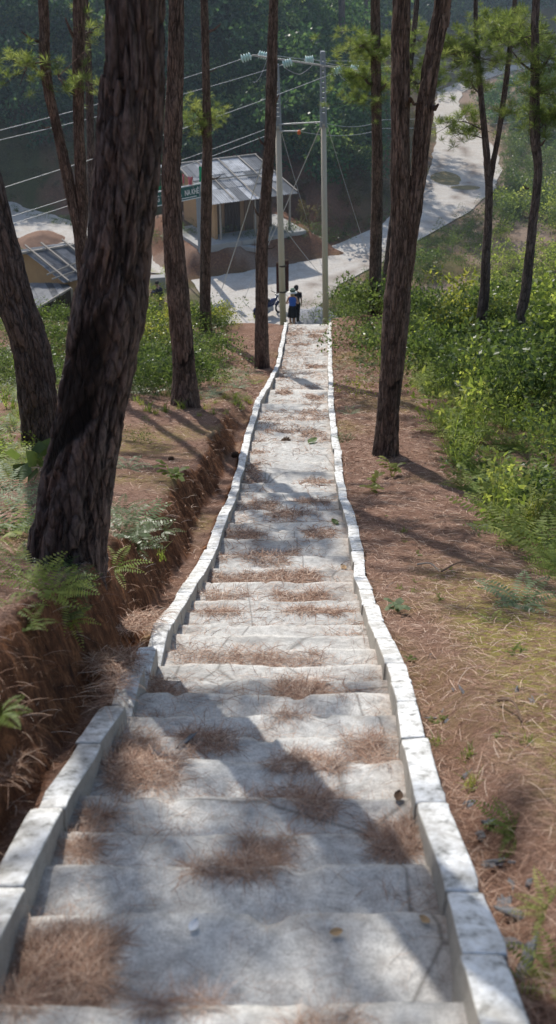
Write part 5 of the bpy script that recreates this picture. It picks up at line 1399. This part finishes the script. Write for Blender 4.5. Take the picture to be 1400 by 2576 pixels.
for t in (0.08, SL - .3):
    p = SA - dd * t - nrm * .12; MB().box((p[0], p[1], (gz(p[0], p[1]) + SA[2] - .1) / 2 - .1), (.22, .22, SA[2] - gz(p[0], p[1]) + .1)).build('post', M['polegrey'], sg)
MB().tube([SA - dd * 1.1 - nrm * .1 - [0, 0, SH], np.array([*(SA - dd * 1.45 - nrm * .6)[:2], gz(*(SA - dd * 1.45 - nrm * .6)[:2])])], .035, 6).build('brace', M['bamboo'], sg)
def flag(label, px, py, w, h, mat, tw):
    c = W(px, py, 48.5); n = 7; V = []
    for i in range(n):
        for j in range(n): V.append(c + np.array([w * (i / (n - 1) - .5) * (1 - tw * j / n), .10 * math.sin(i * 1.3 + j * .7), h * (.5 - j / (n - 1))]))
    root = thing('flag', label, 'flag', c)
    MB().add(V, [(i * n + j, (i + 1) * n + j, (i + 1) * n + j + 1, i * n + j + 1) for i in range(n - 1) for j in range(n - 1)]).build('cloth', mat, root, True)
    MB().tube([c + [w * .5, .0, h * .55], np.array([c[0] + w * .5, c[1], SA[2] - .1])], .014, 5).build('stick', M['bamboo'], root)
flag('green flag standing on the right end of the name board', 508, 438, .26, .70, M['gflag'], 0)
flag('small pink flag fluttering above the name board', 479, 455, .26, .38, M['pink'], .5)
flag('thin pink strip of cloth above the board, against the knotted pine trunk', 462, 450, .10, .42, M['pink'], .2)
flag('pale green scrap of cloth above the left lettering', 402, 474, .2, .22, M['gflag'], .6)

# ------------------------------------------------------------------ heaps and blocks
def heap(name, label, px, py, rx, ry, h, mat, cat, seed):
    c = PV(px, py); n = 26; g0 = gz(c[0], c[1]); V = []; 
    for i in range(n):
        for j in range(n):
            u, v = i / (n - 1) * 2 - 1, j / (n - 1) * 2 - 1; q = math.hypot(u, v)
            zz = h * max(0, 1 - q ** 1.3) ; x, y = c[0] + u * rx, c[1] + v * ry
            zz += .16 * h * fbm(np.array([u * 3 + seed]), np.array([v * 3]), 0, 4, seed)[0] * (q < 1); V.append((x, y, g0 - .1 + zz * 1.1))
    o = MB().add(V, [(i * n + j, (i + 1) * n + j, (i + 1) * n + j + 1, i * n + j + 1) for i in range(n - 1) for j in range(n - 1)]).build(name, mat, None, True)
    return tag(o, label, cat)
heap('gravel_heap', 'blue-grey heap of gravel beside the right power pole', 797, 803, 1.15, 1.3, .62, M['gravel'], 'gravel heap', 3)
heap('gravel_heap', 'low grey gravel spread behind the woman in blue', 762, 797, 1.0, 1.3, .35, M['gravel'], 'gravel heap', 5)
heap('soil_heap', 'reddish soil heap behind the low hut', 105, 606, 1.5, 1.5, .6, M['soil'], 'soil heap', 7)
p = PV(628, 664); o = MB().box((p[0], p[1], gz(p[0], p[1]) + .1), (1.0, .32, .24), rotz(-.45)).build('concrete_block', M['slab'], None, bevel=.03); tag(o, 'pale concrete block lying at the road edge below the house', 'block')
p = PV(398, 722); o = MB().box((p[0], p[1], gz(p[0], p[1]) + .25), (.75, .5, .6), rotz(.2)).build('concrete_block', M['slab'], None, bevel=.04); tag(o, 'squat grey block on the grass left of the crossroads', 'block')
x, F = at(563, 818); stone('white stone on the crest among bushes left of the slim stubbed pine', x, F, gz(x, F) + .08, .13, None, 1).data = stone_mesh(9, M['white'])

# ------------------------------------------------------------------ people
def skin_body(name, J, E, mat, parent, sub=2):
    """J: name -> (x,y,z,rx,ry); E: edges; first joint is the root"""
    names = list(J); me = bpy.data.meshes.new(name)
    me.from_pydata([J[n][:3] for n in names], [(names.index(a), names.index(b)) for a, b in E], []); me.materials.append(mat)
    o = bpy.data.objects.new(name, me); C.objects.link(o); o.parent = parent
    sk = o.modifiers.new('skin', 'SKIN'); sk.use_smooth_shade = True
    for i, n in enumerate(names):
        v = me.skin_vertices[0].data[i]; v.radius = (J[n][3], J[n][4]); v.use_root = i == 0
    ss = o.modifiers.new('sub', 'SUBSURF'); ss.levels = sub; ss.render_levels = sub
    dg = bpy.context.evaluated_depsgraph_get(); m2 = bpy.data.meshes.new_from_object(o.evaluated_get(dg))
    o.modifiers.clear(); o.data = m2; m2.name = name
    if not m2.materials: m2.materials.append(mat)
    return o
def stand_J(h=1.65, arms='down', legx=.09, scl=1.0):
    J = {}; k = h / 1.7
    def a(n, x, y, z, r, r2=None): J[n] = (x * k, y * k, z * k, r * k, (r2 or r) * k)
    a('pelvis', 0, 0, .93, .13, .10); a('waist', 0, 0, 1.08, .115, .085); a('chest', 0, .0, 1.28, .14, .10); a('neck0', 0, 0, 1.43, .075, .06); a('neck', 0, 0, 1.50, .05)
    a('head0', 0, .01, 1.57, .075, .085); a('head1', 0, .01, 1.65, .08, .095); a('head2', 0, .0, 1.71, .045, .05)
    E = [('pelvis', 'waist'), ('waist', 'chest'), ('chest', 'neck0'), ('neck0', 'neck'), ('neck', 'head0'), ('head0', 'head1'), ('head1', 'head2')]
    for s_, n in ((-1, 'l'), (1, 'r')):
        a(n + 'hip', s_ * .085, 0, .86, .095); a(n + 'knee', s_ * legx, .01, .48, .058); a(n + 'calf', s_ * legx, -.015, .34, .055); a(n + 'ankle', s_ * legx, 0, .09, .036); a(n + 'heel', s_ * legx, -.02, .035, .035); a(n + 'toe', s_ * (legx + .02), .15, .025, .032, .022)
        E += [('pelvis', n + 'hip'), (n + 'hip', n + 'knee'), (n + 'knee', n + 'calf'), (n + 'calf', n + 'ankle'), (n + 'ankle', n + 'heel'), (n + 'heel', n + 'toe')]
        a(n + 'sh', s_ * .175, 0, 1.40, .055)
        if arms == 'bent': a(n + 'el', s_ * .27, -.03, 1.14, .04); a(n + 'wr', s_ * .22, .17, 1.06, .027); a(n + 'palm', s_ * .19, .24, 1.07, .034, .018); hd = np.array([-s_ * .3, 1.0, .1])
        else: a(n + 'el', s_ * .23, -.02, 1.12, .04); a(n + 'wr', s_ * .245, .05, .89, .027); a(n + 'palm', s_ * .245, .07, .81, .034, .018); hd = np.array([0, .25, -1.0])
        E += [('neck0', n + 'sh'), (n + 'sh', n + 'el'), (n + 'el', n + 'wr'), (n + 'wr', n + 'palm')]
        hd = hd / np.linalg.norm(hd); pc = np.array(J[n + 'palm'][:3]) / k; side = np.cross(hd, [s_, 0, 0]); side /= np.linalg.norm(side)
        for f_, (off, L) in enumerate([(-.03, .062), (-.010, .075), (.010, .07), (.03, .055)]):
            p0 = pc + side * off + hd * .03; p1 = p0 + hd * L * .5; p2 = p0 + hd * L + np.array([-s_ * .015, 0, 0])
            a(f'{n}f{f_}a', *p0, .010); a(f'{n}f{f_}b', *p1, .009); a(f'{n}f{f_}c', *p2, .007)
            E += [(n + 'palm', f'{n}f{f_}a'), (f'{n}f{f_}a', f'{n}f{f_}b'), (f'{n}f{f_}b', f'{n}f{f_}c')]
        t0 = pc - side * .035 - hd * .01; t1 = t0 - side * .03 + hd * .03; a(n + 'ta', *t0, .011); a(n + 'tb', *t1, .008); E += [(n + 'palm', n + 'ta'), (n + 'ta', n + 'tb')]
    return J, E, k
def face(root, c, fwd, mat, k, mouth=True):
    """eyes, nose and ears on a head centred at c looking along fwd (all local)"""
    fwd = np.array(fwd, float); sd_ = np.array([fwd[1], -fwd[0], 0])
    c = np.array(c) + np.array(root.location)
    m = MB()
    for s_ in (-1, 1): m.lathe([(.002, -.01), (.011, 0), (.002, .008)], c + fwd * .088 * k + sd_ * s_ * .032 * k + [0, 0, .005], 8, fwd)
    m.build('eyes', M['darkhair'], root)
    m = MB(); m.prism([c + fwd * .085 * k + [0, 0, .01], c + fwd * .085 * k + sd_ * .014 + [0, 0, -.035], c + fwd * .112 * k + [0, 0, -.033], c + fwd * .085 * k - sd_ * .014 + [0, 0, -.035]], (0, 0, -.006))
    for s_ in (-1, 1): m.lathe([(.006, -.012), (.026, 0), (.006, .012)], c + sd_ * s_ * .083 * k + [0, 0, -.005], 8, sd_)
    m.build('nose_and_ears', mat, root)
    if mouth: MB().box(c + fwd * .086 * k + [0, 0, -.058 * k], (.04, .012, .008), rotz(math.atan2(fwd[1], fwd[0]) - math.pi / 2)).build('mouth', M['pink'], root)
def ring_cloth(prof, c, mat, parent, name, seg=28, fold=0., front=0):
    """elliptical shells: prof (z, rx, ry)"""
    V = []
    for (z, rx, ry) in prof:
        for j in range(seg):
            t = 2 * math.pi * j / seg; w = 1 + fold * math.sin(t * 7) * (1 if z == prof[0][0] else .5)
            V.append((c[0] + rx * w * math.cos(t), c[1] + ry * w * math.sin(t), c[2] + z))
    m = MB(); m.add(V, [(i * seg + j, i * seg + (j + 1) % seg, (i + 1) * seg + (j + 1) % seg, (i + 1) * seg + j) for i in range(len(prof) - 1) for j in range(seg)])
    return m.build(name, mat, parent, True)
wx = W(736, 800, 41.6); wz = float(W(736, 817, 41.6)[2]); wz = gz(wx[0], 41.6) + .01
wom = thing('person', 'woman seen from behind in blue sleeveless top, black skirt and striped sun hat', 'person', (wx[0], 41.6, wz))
J, E, k = stand_J(1.66, 'bent'); skin_body('body', J, E, M['skin'], wom)
L0 = np.array(wom.location)
ring_cloth([(.98 * k, .155 * k, .125 * k), (1.08 * k, .145 * k, .115 * k), (1.2 * k, .158 * k, .125 * k), (1.32 * k, .175 * k, .130 * k), (1.40 * k, .17 * k, .115 * k), (1.455 * k, .10 * k, .085 * k)], L0, M['blue'], wom, 'sleeveless_top')
ring_cloth([(.50 * k, .235 * k, .185 * k), (.62 * k, .215 * k, .17 * k), (.8 * k, .19 * k, .155 * k), (.95 * k, .165 * k, .135 * k), (1.04 * k, .150 * k, .122 * k)], L0, M['black'], wom, 'skirt', fold=.03)
MB().lathe([(.03, -.16), (.075, -.14), (.095, -.05), (.1, .03), (.088, .09), (.04, .12)], L0 + [0, -.012, 1.63 * k], 18).build('hair', M['hair'], wom, True)
hat = MB().lathe([(.215, -.045), (.21, -.035), (.14, .0), (.118, .01), (.116, .035)], L0 + [0, 0, 1.69 * k], 24).build('hat_brim', M['hatwhite'], wom, True)
MB().lathe([(.120, -.01), (.119, .045)], L0 + [0, 0, 1.70 * k + .01], 24).build('hat_band', M['hatgreen'], wom, True)
MB().lathe([(.117, .0), (.112, .03), (.09, .06), (.03, .075)], L0 + [0, 0, 1.70 * k + .045], 24).build('hat_crown', M['hatgreen'], wom, True)
MB().lathe([(.114, .0), (.108, .018)], L0 + [0, 0, 1.70 * k + .078], 24).build('hat_band', M['hatwhite'], wom, True)
face(wom, (0, .01, 1.62 * k), (0, 1, 0), M['skin'], k)
for s_ in (-1, 1): MB().box(L0 + [s_ * .095, .05, .02], (.09, .27, .05), rotz(-s_ * .1)).build('shoe', M['rubber'], wom, bevel=.015)
bag = thing('shoulder_bag', 'small black bag hanging at the right hip of the woman in blue', 'bag', L0 + [.27, .05, .85])
MB().lathe([(.03, -.16), (.085, -.14), (.095, 0), (.08, .12), (.03, .15)], L0 + [.255, .06, .92], 12, sy=.6).build('pouch', M['black'], bag, True)
MB().tube([L0 + [.25, .06, 1.05], L0 + [.24, .02, 1.2], L0 + [.10, -.06, 1.40]], .012, 6).build('strap', M['black'], bag)
# companion behind her
cx_ = wx[0] + .17; cF = 42.15
man = thing('person', 'dark-haired person in black standing mostly hidden behind the woman in blue', 'person', (cx_, cF, gz(cx_, cF)))
J, E, k = stand_J(1.68, 'down', .10); skin_body('body', J, E, M['skin2'], man); L1 = np.array(man.location)
ring_cloth([(.92 * k, .17 * k, .13 * k), (1.1 * k, .16 * k, .12 * k), (1.32 * k, .19 * k, .135 * k), (1.42 * k, .20 * k, .115 * k), (1.47 * k, .08 * k, .075 * k)], L1, M['black'], man, 'shirt')
for s_ in (-1, 1):
    ring_cloth([(.06 * k, .065, .07), (.45 * k, .085, .085), (.85 * k, .11, .12), (.96 * k, .09, .13)], L1 + [s_ * .09, 0, 0], M['black'], man, 'trouser_leg')
    MB().tube([L1 + [s_ * .175 * k, 0, 1.42 * k], L1 + [s_ * .22 * k, -.01, 1.2 * k]], [.07, .058], 10).build('sleeve', M['black'], man, True)
MB().lathe([(.03, -.12), (.09, -.1), (.105, 0), (.10, .06), (.05, .11)], L1 + [0, -.015, 1.66 * k], 18).build('hair', M['darkhair'], man, True)
face(man, (0, .01, 1.62 * k), (0, 1, 0), M['skin2'], k)
# seated person left of the crossroads
p = PV(405, 757); sx_, sF = p[0], p[1]; sit = thing('person', 'person in dark clothes sitting on the ground left of the crossroads', 'person', (sx_, sF, gz(sx_, sF)))
J = {}
def a_(n, x, y, z, r, r2=None): J[n] = (x, y, z, r, r2 or r)
a_('pelvis', 0, 0, .14, .14, .12); a_('waist', .02, 0, .32, .115, .1); a_('chest', -.05, 0, .55, .14, .11); a_('neck0', -.09, 0, .68, .07); a_('neck', -.11, 0, .73, .05); a_('head0', -.13, 0, .80, .075); a_('head1', -.14, 0, .88, .085); a_('head2', -.13, 0, .94, .045)
E = [('pelvis', 'waist'), ('waist', 'chest'), ('chest', 'neck0'), ('neck0', 'neck'), ('neck', 'head0'), ('head0', 'head1'), ('head1', 'head2')]
for s_, n in ((-1, 'l'), (1, 'r')):
    a_(n + 'hip', -.06, s_ * .1, .14, .09); a_(n + 'knee', -.38, s_ * .13, .42, .065); a_(n + 'ankle', -.52, s_ * .12, .07, .04); a_(n + 'toe', -.68, s_ * .13, .03, .03, .025)
    a_(n + 'sh', -.08, s_ * .17, .65, .055); a_(n + 'el', -.22, s_ * .22, .45, .042); a_(n + 'wr', -.42, s_ * .12, .48, .03); a_(n + 'palm', -.48, s_ * .1, .48, .035, .02)
    E += [('pelvis', n + 'hip'), (n + 'hip', n + 'knee'), (n + 'knee', n + 'ankle'), (n + 'ankle', n + 'toe'), ('neck0', n + 'sh'), (n + 'sh', n + 'el'), (n + 'el', n + 'wr'), (n + 'wr', n + 'palm')]
    for f_ in range(5):
        a_(f'{n}f{f_}', -.55 + .02 * (f_ == 4), s_ * (.1 + .016 * (f_ - 2)), .46 + .03 * (f_ == 4), .009); E.append((n + 'palm', f'{n}f{f_}'))
skin_body('body', J, E, M['skin2'], sit); Ls = np.array(sit.location)
MB().tube([Ls + [.0, 0, .06], Ls + [.02, 0, .3], Ls + [-.05, 0, .55], Ls + [-.085, 0, .69]], [.16, .15, .185, .09], 16).build('jacket', M['black'], sit, True)
for s_ in (-1, 1):
    MB().tube([Ls + [-.08, s_ * .17, .66], Ls + [-.22, s_ * .23, .45], Ls + [-.38, s_ * .14, .475]], [.075, .06, .045], 10).build('sleeve', M['black'], sit, True)
    MB().tube([Ls + [-.03, s_ * .1, .14], Ls + [-.38, s_ * .13, .42], Ls + [-.51, s_ * .12, .12]], [.11, .085, .055], 10).build('trouser_leg', M['navy'], sit, True)
MB().lathe([(.03, -.07), (.085, -.04), (.1, .02), (.085, .07), (.03, .1)], Ls + [-.12, 0, .89], 16).build('hair', M['darkhair'], sit, True)
face(sit, (-.14, 0, .85), (-1, 0, 0), M['skin2'], 1)

# ------------------------------------------------------------------ motorbikes
def motorbike(label, x, F, yaw, paint):
    g0 = gz(x, F); root = thing('motorbike', label, 'motorbike', (x, F, g0)); O = np.array([x, F, g0]); Rm = rotz(yaw)
    T = lambda *p: O + Rm @ np.array(p, float); ax = Rm @ np.array([0, 1., 0])
    for wx_ in (-.62, .62):
        w = MB().torus(T(wx_, 0, .29), .25, .045, ax).build('tyre', M['rubber'], root, True)
        m = MB().torus(T(wx_, 0, .29), .205, .012, ax, 24, 6)
        for k_ in range(9):
            t = k_ * 2 * math.pi / 9; m.tube([T(wx_, 0, .29), T(wx_ + .2 * math.cos(t), 0, .29 + .2 * math.sin(t))], .006, 4)
        m.tube([T(wx_, -.07, .29), T(wx_, .07, .29)], .04, 10); m.build('rim', M['steel'], root)
    MB().tube([T(.62, -.09, .29), T(.48, -.09, .72), T(.42, -.09, .95)], .022, 8).tube([T(.62, .09, .29), T(.48, .09, .72), T(.42, .09, .95)], .022, 8).build('fork', M['steel'], root)
    MB().tube([T(.36, -.34, 1.02), T(.42, -.15, .98), T(.42, .15, .98), T(.36, .34, 1.02)], .014, 8).build('handlebar', M['rubber'], root)
    MB().lathe([(.03, -.06), (.09, -.02), (.10, .04), (.085, .055)], T(.5, 0, .88), 14, Rm @ np.array([1, 0, .1])).build('headlight', M['white'], root, True)
    MB().tube([T(.44, 0, .86), T(.2, 0, .52), T(-.25, 0, .42), T(-.62, 0, .36)], [.06, .07, .09, .05], 12).build('frame', paint, root, True)
    MB().tube([T(.36, 0, .72), T(.1, 0, .68), T(-.15, 0, .64)], [.07, .13, .1], 12).build('fuel_tank', paint, root, True)
    MB().tube([T(-.02, 0, .76), T(-.3, 0, .76), T(-.68, 0, .80)], [.09, .12, .07], 12).build('seat', M['black'], root, True)
    MB().box(T(.0, 0, .36), (.34, .24, .24), Rm).build('engine', M['steel'], root, bevel=.03)
    MB().tube([T(.12, -.13, .34), T(-.2, -.15, .24), T(-.7, -.15, .32)], [.02, .035, .045], 10).build('exhaust', M['steel'], root, True)
    m = MB()
    for wx_ in (-.62, .62):
        P = [T(wx_ + .325 * math.cos(t), 0, .29 + .325 * math.sin(t)) for t in np.linspace(R(25), R(155), 9)]; m.tube(P, .04, 8)
    m.build('mudguard', paint, root, True)
    MB().tube([T(.40, -.3, 1.03), T(.36, -.36, 1.18)], .008, 5).tube([T(.40, .3, 1.03), T(.36, .36, 1.18)], .008, 5).build('mirror_stalk', M['steel'], root)
    MB().tube([T(-.05, .12, .3), T(-.12, .3, .0)], .012, 6).build('side_stand', M['steel'], root)
p = PV(684, 795); motorbike('dark blue motorbike parked beyond the stairs, partly behind the slim stubbed pine', p[0] - .1, p[1], R(38), M['navy'])
p = PV(350, 772); motorbike('red and white motorbike barely showing past the edge of the huge leaning trunk', p[0] - .35, p[1], R(60), M['redpaint'])

# ------------------------------------------------------------------ light haze over the valley
def haze():
    t = bpy.data.materials.new('valley_haze'); t.use_nodes = True; n = t.node_tree.nodes; n.clear()
    o = n.new('ShaderNodeOutputMaterial'); v = n.new('ShaderNodeVolumeScatter'); v.inputs['Color'].default_value = (.62, .78, 1, 1); v.inputs['Density'].default_value = HAZE; v.inputs['Anisotropy'].default_value = .2
    t.node_tree.links.new(v.outputs[0], o.inputs['Volume'])
    ob = MB().box((0, 95, 5), (260, 126, 56)).build('haze', t); tag(ob, kind='structure')
HAZE = .0017
haze()

# ------------------------------------------------------------------ light and camera
SUN_AZ, SUN_EL = 20.0, 40.0                    # the sun stands ahead and slightly to the left
w = bpy.data.worlds.new('World'); scene.world = w; w.use_nodes = True
nt = w.node_tree; nt.nodes.clear(); sky = nt.nodes.new('ShaderNodeTexSky'); sky.sky_type = 'NISHITA'; sky.sun_disc = False
sky.sun_elevation = R(SUN_EL); sky.sun_rotation = R(-SUN_AZ); sky.air_density = 1.2; sky.dust_density = 1.5
bg = nt.nodes.new('ShaderNodeBackground'); bg.inputs['Strength'].default_value = .15; wo = nt.nodes.new('ShaderNodeOutputWorld')
nt.links.new(sky.outputs[0], bg.inputs[0]); nt.links.new(bg.outputs[0], wo.inputs[0])
sun = bpy.data.lights.new('sun', 'SUN'); sun.energy = 5.0; sun.angle = R(.5); sun.color = (1, .96, .89)
so = bpy.data.objects.new('sun', sun); C.objects.link(so)
import mathutils
d = mathutils.Vector((math.sin(R(SUN_AZ)) * math.cos(R(SUN_EL)), -math.cos(R(SUN_AZ)) * math.cos(R(SUN_EL)), -math.sin(R(SUN_EL))))
so.rotation_euler = d.to_track_quat('-Z', 'Y').to_euler(); so.location = (-10, 40, 40)
cam = bpy.data.cameras.new('camera'); co_ = bpy.data.objects.new('camera', cam); C.objects.link(co_); scene.camera = co_
cam.sensor_fit = 'VERTICAL'; cam.sensor_height = 36; cam.lens = 18 / (CY / FPX); cam.clip_start = .05; cam.clip_end = 1500
co_.location = (0, 0, 0); co_.rotation_euler = (R(90 - PITCH), 0, 0)
cam.dof.use_dof = True; cam.dof.focus_distance = 11; cam.dof.aperture_fstop = 2.6
scene.view_settings.view_transform = 'Standard'; scene.view_settings.look = 'None'; scene.view_settings.exposure = 0
scene.cycles.use_denoising = True
scene.cycles.max_bounces = 6; scene.cycles.transparent_max_bounces = 4; scene.cycles.volume_bounces = 0
